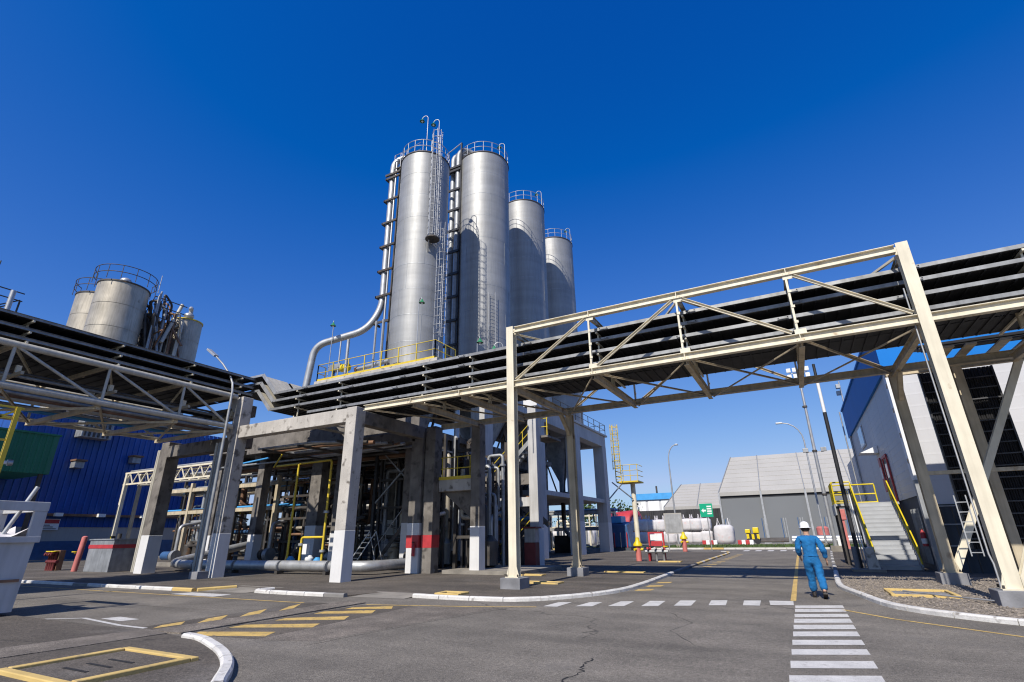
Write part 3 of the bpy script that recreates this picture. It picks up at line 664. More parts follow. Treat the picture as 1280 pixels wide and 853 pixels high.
# silo table
tb = thing('silo_table', 'large concrete table on square legs carrying the silos', 'structure', (-20, 38, 0))
TZ0, TZ1 = 10.25, 11.6
for y in (28.6, 36.9, 44.9, 52.6):
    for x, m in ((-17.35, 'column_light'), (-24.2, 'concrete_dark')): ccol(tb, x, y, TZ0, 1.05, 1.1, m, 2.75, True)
    MB().box(-23.6, -17.9, y - .45, y + .45, TZ0, TZ1 - .25).build('cross_beam', 'column_light', tb)
for y in (24.0,):
    for x in (-19.0, -26.5): ccol(tb, x, y, TZ0, .9, .9, 'concrete_dark', 2.4, True)
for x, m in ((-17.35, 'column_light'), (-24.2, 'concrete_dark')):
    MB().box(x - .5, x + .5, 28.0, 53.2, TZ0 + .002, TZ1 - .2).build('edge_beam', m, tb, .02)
MB().box(-27.4, -17.2, 23.2, 27.9, TZ1 - .5, TZ1).build('deck_slab', 'concrete', tb, .02)
MB().box(-25.2, -16.7, 27.92, 53.6, TZ1 - .195, TZ1).build('deck_slab', 'column_light', tb, .02)
MB().box(-27.2, -17.4, 23.3, 23.9, TZ0 - .2, TZ1 - .51).build('edge_beam', 'concrete', tb)
MB().box(-23.7, -17.0, 36.9, 52.6, 4.6, 4.95).build('tie_slab', 'column_light', tb)
# dark hoppers under the table
for y, r in ((25.8, 1.7), (33, 2.05), (40.9, 2.05), (48.8, 2.05)):
    h = thing('silo_hopper', {25.8: 'dark hopper cone under the nearest silo', 33: 'hopper cone under the second silo', 40.9: 'hopper cone under the third silo', 48.8: 'hopper cone under the farthest silo'}[y], 'hopper', (-20.4, y, 5), 'silo hoppers')
    cx = -20.9 if y < 30 else -20.2
    MB().lathe([(r, 10.9), (r, 10.0), (.3, 6.6), (.3, 5.6)], (cx, y), 24).build('cone', 'galv_dull', h)
    MB().lathe([(.55, 5.6), (.55, 5.2), (.22, 5.1), (.22, 3.0)], (cx, y), 16).build('valve', 'dark_steel', h)
    for a in (0.6, 2.2, 3.8, 5.4):
        MB().beam((cx + (r + .1) * math.cos(a), y + (r + .1) * math.sin(a), 10.2), (cx + .5 * math.cos(a), y + .5 * math.sin(a), 5.4), .12).build('strut', 'dark_steel', h)
    MB().box(cx - .9, cx + .9, y - .5, y + .5, PAD, 1.6).build('feeder', 'dark_steel', h)
    MB().tube(rpath([(cx, y, 3.0), (cx, y, 2.2), (cx + 1.2, y - .8, 1.2), (cx + 1.6, y - 1.0, .7)], .4), .2, 10).build('outlet_pipe', 'galv_dull', h)

# ================================================================== SILOS
def ring_rail(parent, c, r, z, h=1.1, a0=0., a1=2 * math.pi, np=18, m='galv', tr=.022):
    for k, zz in enumerate((z + h * .5, z + h)): MB().ring(c, r, zz, tr * 1.15, 36, a0, a1, 6).build('handrail', m, parent)
    for i in range(np + 1):
        a = a0 + (a1 - a0) * i / np
        MB().tube([(c[0] + r * math.cos(a), c[1] + r * math.sin(a), z), (c[0] + r * math.cos(a), c[1] + r * math.sin(a), z + h)], tr, 5).build('post', m, parent)
def lamp(x, y, z, h, dx, dy, label, m='galv', group='swan neck lamps on the silos'):
    root = thing('swan_neck_lamp', label, 'lamp', (x, y, z), group)
    d = Vector((dx, dy)).normalized(); pts = [(x, y, z), (x, y, z + h - .3)]
    for k in range(1, 7):
        t = math.pi * k / 6 * .95; pts.append((x + d.x * .25 * (1 - math.cos(t)), y + d.y * .25 * (1 - math.cos(t)), z + h - .3 + .3 * math.sin(t)))
    MB().tube(pts, .028, 6).build('stem', m, root)
    e = pts[-1]
    MB().lathe([(.03, e[2] + .06), (.07, e[2] - .04), (.2, e[2] - .22), (.18, e[2] - .23)], (e[0], e[1]), 12).build('shade', 'green_lamp', root)
    MB().ball((e[0], e[1], e[2] - .2), .09).build('globe', 'lamp_lens', root)
    return root
def silo(label, cx, cy, r, z0, z1, ncourse):
    root = thing('storage_silo', label, 'silo', (cx, cy, z0), 'stainless steel silos')
    hh = (z1 - z0) / ncourse
    for k in range(ncourse):
        rr = r - (.005 if k % 2 else 0.)
        a, b = z0 + k * hh, z0 + (k + 1) * hh
        MB().lathe([(rr, a + .006), (rr, b - .006)], (cx, cy), 72).build('shell_course', 'stainless', root)
    for k in range(ncourse):
        for q in range(4):
            a_ = rad(90 * q + 37 * (k % 3) - 80); x_, y_ = cx + (r + .002) * math.cos(a_), cy + (r + .002) * math.sin(a_)
            MB().beam((x_, y_, z0 + k * hh + .02), (x_, y_, z0 + (k + 1) * hh - .02), .03, .012, (math.cos(a_), math.sin(a_), 0)).build('weld_seam', 'galv_dull', root)
        MB().lathe([(r + .001, z0 + (k + 1) * hh - .02), (r + .007, z0 + (k + 1) * hh), (r + .001, z0 + (k + 1) * hh + .02)], (cx, cy), 72).build('ring_seam', 'galv_dull', root)
    MB().lathe([(r - .03, z0), (r - .03, z1)], (cx, cy), 48).build('inner_lining', 'galv_dull', root)
    MB().lathe([(r + .012, z1 - .02), (r + .05, z1 - .02), (r + .05, z1 + .06), (r - .05, z1 + .06)], (cx, cy), 72).build('top_rim', 'dark_steel', root)
    MB().lathe([(r - .04, z1 + .03), (r * .5, z1 + .35), (.3, z1 + .5), (.3, z1 + .8), (.001, z1 + .8)], (cx, cy), 36).build('roof', 'stainless', root)
    ring_rail(root, (cx, cy), r - .02, z1 + .04)
    MB().lathe([(r + .02, z0), (r + .14, z0), (r + .14, z0 + .15), (r + .02, z0 + .15)], (cx, cy), 48).build('skirt_ring', 'galv_dull', root)
    return root
S1 = (-20.95, 25.8, 1.85); Z1T = 28.75
SX, SR, SZT = -20.0, 2.27, 33.5
s1 = silo('slim stainless silo nearest the camera with the caged ladder', S1[0], S1[1], S1[2], TZ1, Z1T, 9)
s2 = silo('broad stainless silo right behind the nearest silo', SX, 33.0, SR, TZ1, SZT, 10)
s3 = silo('third stainless silo in the row', SX, 40.95, SR, TZ1, SZT, 10)
s4 = silo('farthest stainless silo at the right end of the row', SX, 48.9, SR, TZ1, SZT, 10)
def at_silo(cx, cy, r, adeg, off=0.): return (cx + (r + off) * math.cos(rad(adeg)), cy + (r + off) * math.sin(rad(adeg)))
for k, (y, nm) in enumerate(((33.0, 'second'), (40.95, 'third'), (48.9, 'farthest'))):
    x_, y_ = at_silo(SX, y, SR, -2)
    lamp(x_, y_, SZT, 1.9, -1, -.4, 'swan neck lamp at the right rim of the %s silo' % nm)
x_, y_ = at_silo(S1[0], S1[1], S1[2], -52, -.1); lamp(x_, y_, Z1T, 3.6, -1, -.2, 'left of two tall lamp masts on the nearest silo')
x_, y_ = at_silo(S1[0], S1[1], S1[2], -22, -.1); lamp(x_, y_, Z1T, 3.6, -1, -.2, 'right of two tall lamp masts on the nearest silo')

# caged ladders
def cage_ladder(label, base, nrm, z0, z1, cage_from, m='galv', cat='ladder', wd=.46, cr=.38, group='caged ladders', step=.3, hoop=.9):
    bx, by = base; n = Vector((math.cos(rad(nrm)), math.sin(rad(nrm)))); t = Vector((-n.y, n.x))
    root = thing('caged_ladder', label, cat, (bx, by, z0), group)
    for s in (-1, 1):
        p = (bx + t.x * s * wd / 2, by + t.y * s * wd / 2)
        MB().beam((*p, z0), (*p, z1), .05, .05).build('stile', m, root)
    z = z0 + .2
    proto = None
    while z < z1 - .1:
        if proto is None:
            proto = MB().tube([(bx - t.x * wd / 2, by - t.y * wd / 2, z), (bx + t.x * wd / 2, by + t.y * wd / 2, z)], .016, 5).build('rung', m, root); zb = z
        else:
            o = proto.copy(); col.objects.link(o); o.location.z = z - zb
        z += step
    z = cage_from; c = (bx + n.x * cr * .75, by + n.y * cr * .75); a0 = rad(nrm)
    angs = [-2.2, -1.2, -.4, .4, 1.2, 2.2]
    while z < z1:
        MB().tube([(c[0] + cr * math.cos(a0 + a), c[1] + cr * math.sin(a0 + a), z) for a in [-2.2 + 4.4 * i / 10 for i in range(11)]], .018, 5).build('hoop', m, root)
        z += hoop
    for a in angs:
        MB().tube([(c[0] + cr * math.cos(a0 + a), c[1] + cr * math.sin(a0 + a), cage_from), (c[0] + cr * math.cos(a0 + a), c[1] + cr * math.sin(a0 + a), z1)], .016, 5).build('cage_bar', m, root)
    return root
p = at_silo(*S1, -33, .28)
lad = cage_ladder('upper caged ladder on the nearest silo', p, -33, 21.0, Z1T + 1.6, 21.2, hoop=.6)
MB().lathe([(.001, 20.9), (.5, 20.9), (.5, 20.98), (.001, 20.98)], (p[0] + .2, p[1] - .15), 16, False).build('landing', 'dark_steel', lad)
MB().beam((p[0], p[1] - .3, 20.85), (p[0] - .5, p[1] + .3, 19.7), .08).build('landing_bracket', 'galv', lad)
p = at_silo(*S1, -14, .3)
cage_ladder('lower caged ladder on the nearest silo', p, -14, TZ1 + .1, 22.4, TZ1 + 2.4, hoop=.6)
p = at_silo(SX, 33.0, SR, -42, .2)
lad2 = thing('straight_ladder', 'thin open ladder on the shaded side of the second silo', 'ladder', (p[0], p[1], TZ1))
for s in (-.2, .2): MB().beam((p[0] + s, p[1] + s * .9, TZ1), (p[0] + s, p[1] + s * .9, 19.6), .04).build('stile', 'galv', lad2)
rp = MB().tube([(p[0] - .2, p[1] - .18, TZ1 + .3), (p[0] + .2, p[1] + .18, TZ1 + .3)], .015, 5).build('rung', 'galv', lad2)
for k in range(1, 26):
    o = rp.copy(); col.objects.link(o); o.location.z = .3 * k
# conveying pipes up the silos
cp = thing('conveying_pipe', 'silver riser pipe left of the nearest silo curving to the deck', 'pipe', (-23.4, 24.7, TZ1), 'conveying pipes')
rx, ry = -23.55, 25.0
MB().tube(rpath([(-21.2, 25.8, Z1T + .6), (-22.2, 25.5, Z1T + 1.3), (rx, ry, Z1T + 1.2), (rx, ry, 16.9), (rx - .8, ry - .5, 15.2), (-28.0, 23.4, 14.4), (-28.3, 23.3, 11.0)], .9, 8), .24, 14).build('pipe', 'galv', cp)
rk = thing('pipe_riser_rack', 'dark steel riser frame beside the nearest silo', 'pipe rack', (-23.0, 25, TZ1))
for dx, dy in ((.38, -.1), (.68, .15), (.92, -.2)): MB().beam((rx + dx, ry + dy, TZ1), (rx + dx, ry + dy, Z1T + .6), .1, .12).build('upright', 'black_paint' if dx < .9 else 'dark_steel', rk)
MB().tube([(rx + .52, ry - .22, TZ1), (rx + .52, ry - .22, Z1T + .9)], .07, 8).build('small_riser', 'galv', rk)
z = 15.6
while z < Z1T:
    MB().box(rx - .4, rx + 1.0, ry - .35, ry - .25, z, z + .16).build('clamp_bar', 'dark_steel', rk)
    MB().box(rx - .42, rx - .32, ry - .35, ry + .35, z, z + .16).build('clamp_bar', 'dark_steel', rk)
    MB().box(rx + .7, rx + 1.6, ry - .1, ry + .1, z + .02, z + .14).build('tie_arm', 'dark_steel', rk)
    z += 2.05
MB().box(rx - .45, rx + 1.0, ry - .36, ry - .24, Z1T - .5, Z1T - .32).build('clamp_bar', 'dark_steel', rk)
cp2 = thing('conveying_pipe', 'pair of silver riser pipes between the first and second silo', 'pipe', (-22.0, 31.6, TZ1), 'conveying pipes')
qx, qy = -21.95, 31.0
MB().tube(rpath([(-20.2, 32.6, SZT + .7), (-20.9, 32.0, SZT + 1.7), (qx + .45, qy + .1, SZT + 1.2), (qx + .45, qy + .1, TZ1)], .8, 8), .25, 14).build('pipe', 'galv_dull', cp2)
MB().tube(rpath([(-20.6, 33.4, SZT + .7), (-21.6, 32.6, SZT + 1.9), (qx - .4, qy + .5, SZT + 1.3), (qx - .4, qy + .5, TZ1)], .8, 8), .25, 14).build('pipe', 'galv_dull', cp2)
z = 13.4
while z < SZT:
    MB().box(qx - .85, qx + .85, qy - .25, qy - .12, z, z + .2).build('clamp_bar', 'black_paint', cp2); z += 2.1
MB().box(qx - .75, qx + .85, qy - .3, qy + .4, SZT - .9, SZT - .7).build('clamp_bar', 'black_paint', cp2)
MB().beam((qx + .85, qy - .1, TZ1), (qx + .85, qy - .1, SZT + 1.8), .13).build('upright', 'black_paint', cp2)
MB().beam((qx + .85, qy - .1, SZT + 1.8), (qx - 1.0, qy + .3, SZT + 1.6), .07).build('top_rail', 'galv', cp2)
MB().beam((qx - 1.0, qy + .3, SZT + 1.6), (qx - 1.0, qy + .3, SZT - .4), .07).build('top_rail', 'galv', cp2)
mst = thing('top_platform', 'small railed platform left of the nearest silo roof', 'platform', (-22.4, 25, Z1T))
MB().box(-23.2, -22.0, 24.7, 25.9, Z1T - .05, Z1T + .03).build('grating', 'dark_steel', mst)
for x, y in ((-23.2, 24.7), (-22.6, 24.7), (-22.0, 24.7), (-23.2, 25.9)): MB().tube([(x, y, Z1T), (x, y, Z1T + 1.3)], .025, 5).build('post', 'galv', mst)
for zz in (.65, 1.3): MB().tube([(-23.2, 25.9, Z1T + zz), (-23.2, 24.7, Z1T + zz), (-22.0, 24.7, Z1T + zz), (-20.4, 24.4, Z1T + zz - .1)], .025, 5).build('handrail', 'galv', mst)

# deck railing and kit
def rail_run(label, pts, h=1.1, m='yellow_rail', step=1.4, toe=True, group='railings', name='railing', tr=.026):
    root = thing(name, label, 'railing', pts[0], group)
    pts = [Vector(p) for p in pts]
    for f in (.5, 1.0): MB().tube([p + Vector((0, 0, h * f)) for p in pts], tr, 6).build('handrail', m, root)
    for a, b in zip(pts, pts[1:]):
        n = max(1, round((b - a).length / step))
        for i in range(n + 1):
            p = a.lerp(b, i / n); MB().beam(p, p + Vector((0, 0, h)), tr * 2, tr * 2).build('post', m, root)
        if toe: MB().beam(a + Vector((0, 0, .07)), b + Vector((0, 0, .07)), .012, .13).build('toe_board', m, root)
    return root
rail_run('yellow railing along the deck in front of the nearest silo', [(-27.2, 23.9, TZ1), (-27.2, 23.25, TZ1), (-17.4, 23.25, TZ1), (-17.4, 25.4, TZ1)], 1.15)
rail_run('dark railing along the right edge of the silo table', [(-16.85, 29, TZ1), (-16.85, 53.4, TZ1), (-18.5, 53.4, TZ1)], 1.1, 'dark_steel', 1.7, False)
lamp(-26.5, 23.5, TZ1, 4.3, .6, -.6, 'swan neck lamp above the left end of the yellow railing')
lamp(-19.1, 23.6, TZ1, 4.4, .7, -.4, 'swan neck lamp in front of the nearest silo shell')
lamp(-14.6, 23.5, 9.5, 2.9, .7, -.6, 'low swan neck lamp left of the pale bridge column')
lamp(-12.9, 23.5, 9.6, 2.2, -.7, -.4, 'low swan neck lamp nearest the pale bridge column')
MB_ = MB()
for x in (-25.7, -25.0): MB().tube([(x, 23.6, TZ1), (x, 23.6, 14.35)], .1 if x > -25.5 else .05, 8).build('pipe_prop', 'galv', cp)
for x in (-22.6, -22.0): MB().beam((x, 23.6, TZ1), (x, 23.6, 15.2), .1).build('pipe_prop', 'galv', cp)
mo = thing('deck_motor', 'yellow grey motor unit behind the yellow deck railing', 'motor', (-26.6, 24, TZ1))
MB().box(-26.9, -25.9, 23.9, 24.5, TZ1 + .9, TZ1 + 1.3).build('housing', 'galv_dull', mo, .03)
MB().tube([(-26.0, 24.2, TZ1 + 1.0), (-25.4, 24.2, TZ1 + 1.0)], .28, 12).build('drum', 'yellow_pipe', mo)
for x in (-26.7, -25.6): MB().beam((x, 24.2, TZ1), (x, 24.2, TZ1 + .9), .08).build('leg', 'dark_steel', mo)
bp = thing('deck_pipe', 'short orange tinted pipe lying on the silo deck', 'pipe', (-23, 24, TZ1))
MB().tube([(-24.3, 24.0, TZ1 + .6), (-21.6, 24.0, TZ1 + .75)], .14, 10).build('pipe', 'galv', bp)
MB().tube([(-24.45, 24.0, TZ1 + .6), (-24.3, 24.0, TZ1 + .6)], .2, 12).build('flange', 'rust_pipe', bp)

# ================================================================== LEFT PIPE RACK (runs toward the camera)
lr = thing('left_pipe_rack', 'grey tubular truss rack carrying trays along the left side', 'pipe rack', (-24.4, 15.9, 0))
ny = [13.3 - 3.13 * k for k in range(9)][::-1] + [15.85]
for x, m, r in ((-24.4, 'pale_tube', .13), (-30.8, 'pale_tube', .12)):
    for z in (8.52, 6.98): MB().tube([(x, ny[0], z), (x, 15.95, z)], r, 12).build('chord', m, lr)
    for i, y in enumerate(ny[:-1]):
        MB().tube([(x, y, 7.08), (x, y, 8.42)], .06, 8).build('vertical', m, lr)
        MB().tube([(x, y + .1, 8.44), (x, ny[i + 1] - .12, 7.06)], .06, 8).build('diagonal', m, lr)
for i, y in enumerate(ny):
    MB().beam((-24.5, y, 6.8), (-30.7, y, 6.8), .16, .18).build('floor_beam', 'cream_old_shaded', lr)
    MB().beam((-24.5, y, 8.55), (-30.7, y, 8.55), .14, .14).build('top_beam', 'cream_old_shaded', lr)
    if i + 1 < len(ny):
        MB().chan((-24.5, y, 6.84), (-30.7, ny[i + 1], 6.84), .09, .06, .012).build('brace', 'cream_old_shaded', lr)
        MB().chan((-30.7, y, 6.76), (-24.5, ny[i + 1], 6.76), .09, .06, .012).build('brace', 'cream', lr)
        MB().chan((-24.5, y, 8.46), (-30.7, ny[i + 1], 8.46), .09, .06, .012).build('brace', 'cream', lr)
for k, x in enumerate((-25.6, -26.3, -27.1, -28.4, -29.3)):
    MB().tube([(x, ny[0], 7.02 + .03 * k), (x, 16.6, 7.02 + .03 * k)], .07 + .015 * (k % 3), 8).build('pipe', ('galv_dull', 'rust_pipe', 'pale_tube', 'galv_dull', 'light_blue')[k], lr)
for k in range(7):
    x = -25.3 - .75 * k; MB().tube([(x, ny[0], 7.72 + .05 * (k % 3)), (x, 16.4, 7.72 + .05 * (k % 3))], .05 + .02 * (k % 4), 8).build('pipe', ('dark_steel', 'galv_dull', 'cable_black', 'rust_pipe')[k % 4], lr)
for i, y in enumerate(ny):
    MB().beam((-24.6, y + .5, 7.6), (-30.6, y + .5, 7.6), .1, .12).build('pipe_beam', 'cream_old_shaded', lr)
    for x in (-25.1, -26.6, -28.1): MB().box(x - .06, x + .06, y + .42, y + .58, 7.66, 7.95).build('pipe_clamp', 'cream', lr)
def tray_y(label, y0, y1, x0, x1, ztop, group, h=.115, m='tray_rail'):
    root = thing('cable_tray', label, 'cable tray', (x1, y0, ztop), group)
    for x, sd in ((x0, 1), (x1, -1)): MB().chan((x, y0, ztop - h / 2), (x, y1, ztop - h / 2), h, .05, .008, (0, 0, 1), -sd).build('side_rail', m, root)
    xm = (x0 + x1) / 2
    for a, b in ((x0 + .02, xm - .05), (xm + .05, x1 - .02)): MB().box(a, b, y0, y1, ztop - h + .012, ztop - h + .022).build('base_plate', 'tray_dark', root)
    g = MB(); y = y0 + .1
    while y < y1: g.box(x0 + .06, x1 - .06, y, y + .045, ztop - h - .028, ztop - h + .01); y += .5
    tag(g.build('rungs', 'tray_dark', root), kind='stuff')
    g = MB()
    for k in range(9):
        xx = x0 + .3 + (x1 - x0 - .6) * k / 8
        g.tube([(xx + random.uniform(-.06, .06), y0 + (y1 - y0) * i / 10, ztop - h + .08) for i in range(11)], .045, 5)
    tag(g.build('cables', 'cable_black', root), kind='stuff')
    return root
for z, lab in ((9.75, 'top cable tray of the left rack'), (9.29, 'middle cable tray of the left rack'), (8.9, 'lower cable tray of the left rack')):
    tray_y(lab, ny[0], 16.9, -30.2, -24.55, z, 'cable trays of the left rack')
for i, y in enumerate(ny):
    nm = ('first', 'second', 'third', 'fourth', 'fifth', 'sixth', 'seventh', 'eighth', 'ninth', 'tenth')[len(ny) - 1 - i]
    if y < 3: continue
    root = thing('tray_support', 'cream tray support on the left rack, %s from the tall concrete column' % nm, 'bracket', (-25, y + .3, 8.6), 'left rack tray supports')
    for x in (-25.0, -27.4, -29.8): MB().beam((x, y + .3, 8.6), (x, y + .3, 9.62), .08).build('post', 'cream_old_shaded', root)
    for z in (9.75, 9.29, 8.9): MB().beam((-24.46, y + .3, z - .18), (-30.3, y + .3, z - .18), .07, .07).build('arm', 'cream', root)

# street lamp beside the concrete column
sl_ = thing('street_lamp', 'tall bent street lamp beside the left concrete column', 'lamp', (-24.2, 15.55, 0))
MB().tube([(-24.2, 15.55, .1), (-24.2, 15.55, 5), (-24.22, 15.55, 8.7), (-24.34, 15.55, 9.15), (-24.7, 15.55, 9.65), (-25.45, 15.55, 10.35), (-26.25, 15.55, 10.95)], [.08, .075, .06, .055, .05, .045, .04], 10).build('pole', 'galv_dull', sl_)
MB().beam((-26.2, 15.55, 10.93), (-27.0, 15.55, 11.45), .26, .12, (0, 0, 1)).build('lamp_head', 'galv', sl_, .02)
MB().box(-24.5, -23.9, 15.3, 15.8, PAD, .35).build('base_block', 'pedestal', sl_)
for k, (dx, r) in enumerate(((.35, .07), (.55, .04), (.7, .05))): MB().tube([(-25.9 + dx * .9, 16.15, .1), (-25.9 + dx * .9, 16.15, 6.3)], r, 8).build('conduit', 'galv_dull' if k else 'pale_tube', sl_)

# ================================================================== BLUE PLANT BUILDING (far left)
bb = thing('blue_building', 'long blue corrugated plant building behind the left rack', 'building', (-70, 35, 0))
def corrugated(x, y0, y1, z0, z1, pitch=.6, dep=.11, axis='y', flip=1):
    g = MB(); n = int((y1 - y0) / pitch); pts = []
    for i in range(n):
        b = y0 + i * pitch; pts += [(b, 0), (b + pitch * .62, 0), (b + pitch * .68, dep), (b + pitch * .94, dep)]
    pts.append((y1, 0))
    for t, d in pts:
        for z in (z0, z1): g.v.append((x + flip * d, t, z) if axis == 'y' else (t, x + flip * d, z))
    for i in range(len(pts) - 1): g.f.append((2 * i, 2 * i + 2, 2 * i + 3, 2 * i + 1)); g.smooth.append(False)
    return g
for k in range(4):
    corrugated(-70, 22 + 6 * k, 28 + 6 * k, 3.2, 15.2).build('wall_panel', 'blue_clad', bb)
for k in range(3): corrugated(-70, 4 + 6 * k, 10 + 6 * k - .002, 3.2, 12.0).build('wall_panel', 'blue_clad', bb)
MB().box(-95, -70.02, 4, 46, 0, 1.8).build('base_wall', 'blue_paint', bb)
MB().box(-95, -70.03, 4, 46, 1.8, 3.22).build('base_band', 'tent_white', bb)
MB().box(-95, -70.1, 22.05, 46, 3.2, 15.1).build('core', 'blue_clad', bb)
MB().box(-94, -70.12, 4.05, 22, 3.2, 11.9).build('core', 'blue_clad', bb)
MB().box(-69.95, -69.4, 25.5, 41, 4.3, 4.55).build('pipe_shelf', 'rust_pipe', bb)
for y in (27.5, 31.5, 36): MB().box(-69.4, -69.0, y, y + .7, 4.25, 4.6).build('wall_lamp', 'lamp_lens', bb)
for y, z in ((27.9, 9.3), (33.5, 10.4)):
    v = MB().box(-69.9, -68.9, y, y + .9, z, z + .7).build('vent_box', 'galv_dull', bb, .03)
    MB().box(-69.9, -68.6, y - .1, y + 1.0, z + .72, z + .9).build('hood', 'rust_pipe', v)
vb = MB().box(-69.9, -68.4, 27.5, 30.5, 12.6, 15).build('air_unit', 'galv_dull', bb, .05)
for k in range(6): MB().box(-68.38, -68.3, 27.7 + .45 * k, 27.9 + .45 * k, 12.7, 14.9).build('louvre', 'dark_steel', vb)
sg = MB().box(-69.9, -69.8, 26.6, 28.4, 2.9, 4.0).build('wall_sign', 'white_paint', bb)
MB().box(-69.795, -69.78, 26.65, 28.35, 3.55, 3.95).build('sign_header', 'red_paint', sg)
for k in range(3): MB().box(-69.795, -69.78, 26.8, 28.2 - .3 * k, 2.98 + .18 * k, 3.06 + .18 * k).build('sign_line', 'black_paint', sg)
MB().box(-69.9, -69.2, 36.6, 38.9, 8.2, 9.2).build('wall_box', 'rust_pipe', bb)
gc = thing('green_annex', 'dark green corrugated annex in front of the blue wall', 'building', (-62, 18, 0))
corrugated(-62, 10, 23.3, 7.7, 11.3, .5, .06).build('wall', 'green_clad', gc)
MB().box(-69.6, -62.03, 10, 23.3, 7.7, 11.25).build('core', 'green_clad', gc)
MB().box(-69.6, -61.85, 9.9, 23.4, 11.26, 11.42).build('roof_edge', 'green_clad', gc)
for y in (11, 22.8): MB().beam((-62.3, y, 0), (-62.3, y, 7.7), .3).build('post', 'dark_steel', gc)
yg = thing('yellow_gantry', 'yellow railing frame cut by the left edge of the picture', 'railing', (-22, 6.6, 0))
MB().beam((-22, 6.95, 0), (-22, 6.95, 5.83), .12).build('post', 'yellow_rail', yg)
MB().beam((-22, 5.0, 0), (-22, 5.0, 5.83), .12).build('post', 'yellow_rail', yg)
for z in (5.8, 5.45, 4.75): MB().beam((-22, 4.4, z), (-22, 7.1 if z > 5.6 else 6.95, z), .06).build('handrail', 'yellow_rail', yg)
MB().beam((-22, 6.2, 5.2), (-22, 6.9, 5.7), .06).build('brace', 'yellow_rail', yg)
wp = thing('wall_spout', 'white nozzle arm in front of the green annex', 'pipe', (-26.2, 7, 4))
MB().tube([(-26.5, 6.0, 4.35), (-26, 8.4, 4.5)], .07, 8).build('pipe', 'white_paint', wp)
MB().tube([(-26.4, 6.4, 0), (-26.4, 6.4, 4.38)], .06, 8).build('stand', 'galv_dull', wp)
MB().tube([(-26, 8.4, 4.5), (-25.98, 8.55, 4.51)], .12, 10).build('flange', 'galv', wp)

# pipe gantry truss with striped post
gt = thing('pipe_gantry', 'cream lattice pipe gantry with striped post before the blue building', 'gantry', (-61.8, 30, 0))
for y in (30, 31.4):
    for z in (8.4, 7.25): MB().beam((-62.3, y, z), (-32, y, z), .16).build('chord', 'cream', gt)
    for k in range(20):
        x = -62.2 + 1.5 * k; MB().beam((x, y, 7.3), (x + .75, y, 8.35), .08).build('lacing', 'cream', gt)
        MB().beam((x + .75, y, 8.35), (x + 1.5, y, 7.3), .08).build('lacing', 'cream', gt)
for x in (-61.9, -47, -34):
    MB().beam((x, 30, 2.2), (x, 30, 8.3), .32).build('post', 'cream', gt)
    MB().beam((x, 30, .05), (x, 30, 2.2), .34).build('post_foot', 'hazard', gt)
    MB().beam((x, 31.4, .05), (x, 31.4, 8.3), .28).build('post', 'cream_old_shaded', gt)
for k in range(4): MB().tube([(-62, 30.3 + .3 * k, 8.62), (-32, 30.3 + .3 * k, 8.62)], .1, 8).build('pipe', ('galv', 'light_blue', 'pale_tube', 'rust_pipe')[k], gt)
MB().box(-62.6, -61.2, 29.3, 32, -.01, .14).build('footing', 'gutter_concrete', gt)

# items along the left pavement
def hydrant(label, x, y, z, s=1., m='pink_red'):
    root = thing('fire_hydrant', label, 'hydrant', (x, y, z), 'painted hydrants')
    MB().lathe([(.16 * s, z), (.16 * s, z + .8 * s)], (x, y), 16).build('barrel', m, root)
    MB().lathe([(.26 * s, z + .8 * s), (.26 * s, z + .9 * s), (.12 * s, z + 1.08 * s), (.1 * s, z + 1.25 * s), (.001, z + 1.28 * s)], (x, y), 14).build('cap', 'yellow_pipe', root)
    for a in (0, 2.1, 4.2):
        c, s_ = math.cos(a), math.sin(a)
        MB().tube([(x + c * .1 * s, y + s_ * .1 * s, z + .62 * s), (x + c * .3 * s, y + s_ * .3 * s, z + .62 * s)], .07 * s, 8).build('outlet', 'yellow_pipe', root)
    return root
hydrant('left hydrant with a yellow cap near the far end of the island', -9.35, 34.6, PAD, 1.1)
hydrant('lone hydrant with a yellow cone cap beside the far lamp post', -9.9, 53.0, PAD, 1.35)
hv = thing('hydrant_manifold', 'red framed valve manifold beside the left hydrant', 'manifold', (-8.4, 35, PAD))
MB().box(-8.75, -8.65, 35.0, 35.1, PAD, 1.75).build('post', 'red_paint', hv); MB().box(-7.85, -7.75, 35.0, 35.1, PAD, 1.75).build('post', 'red_paint', hv)
MB().box(-8.65, -7.85, 35.0, 35.1, 1.65, 1.75).build('rail', 'red_paint', hv); MB().box(-8.6, -7.9, 35.02, 35.08, .9, 1.2).build('panel', 'red_paint', hv)
MB().box(-8.62, -7.88, 35.03, 35.07, 1.25, 1.6).build('notice', 'white_paint', hv)
for x in (-8.7, -8.25, -7.8): MB().tube([(x, 34.7, PAD), (x, 34.7, .75), (x, 34.35, .8)], .07, 8).build('pipe', 'red_paint' if x < -8.5 else 'galv', hv)
MB().tube([(-8.9, 34.6, .6), (-7.5, 34.6, .6)], .09, 10).build('header', 'galv', hv)
for x in (-8.45, -7.6):
    MB().lathe([(.17, .88), (.17, .93), (.05, .93), (.05, .8)], (x, 34.5), 12).build('handwheel', 'yellow_pipe' if x > -8 else 'black_paint', hv)
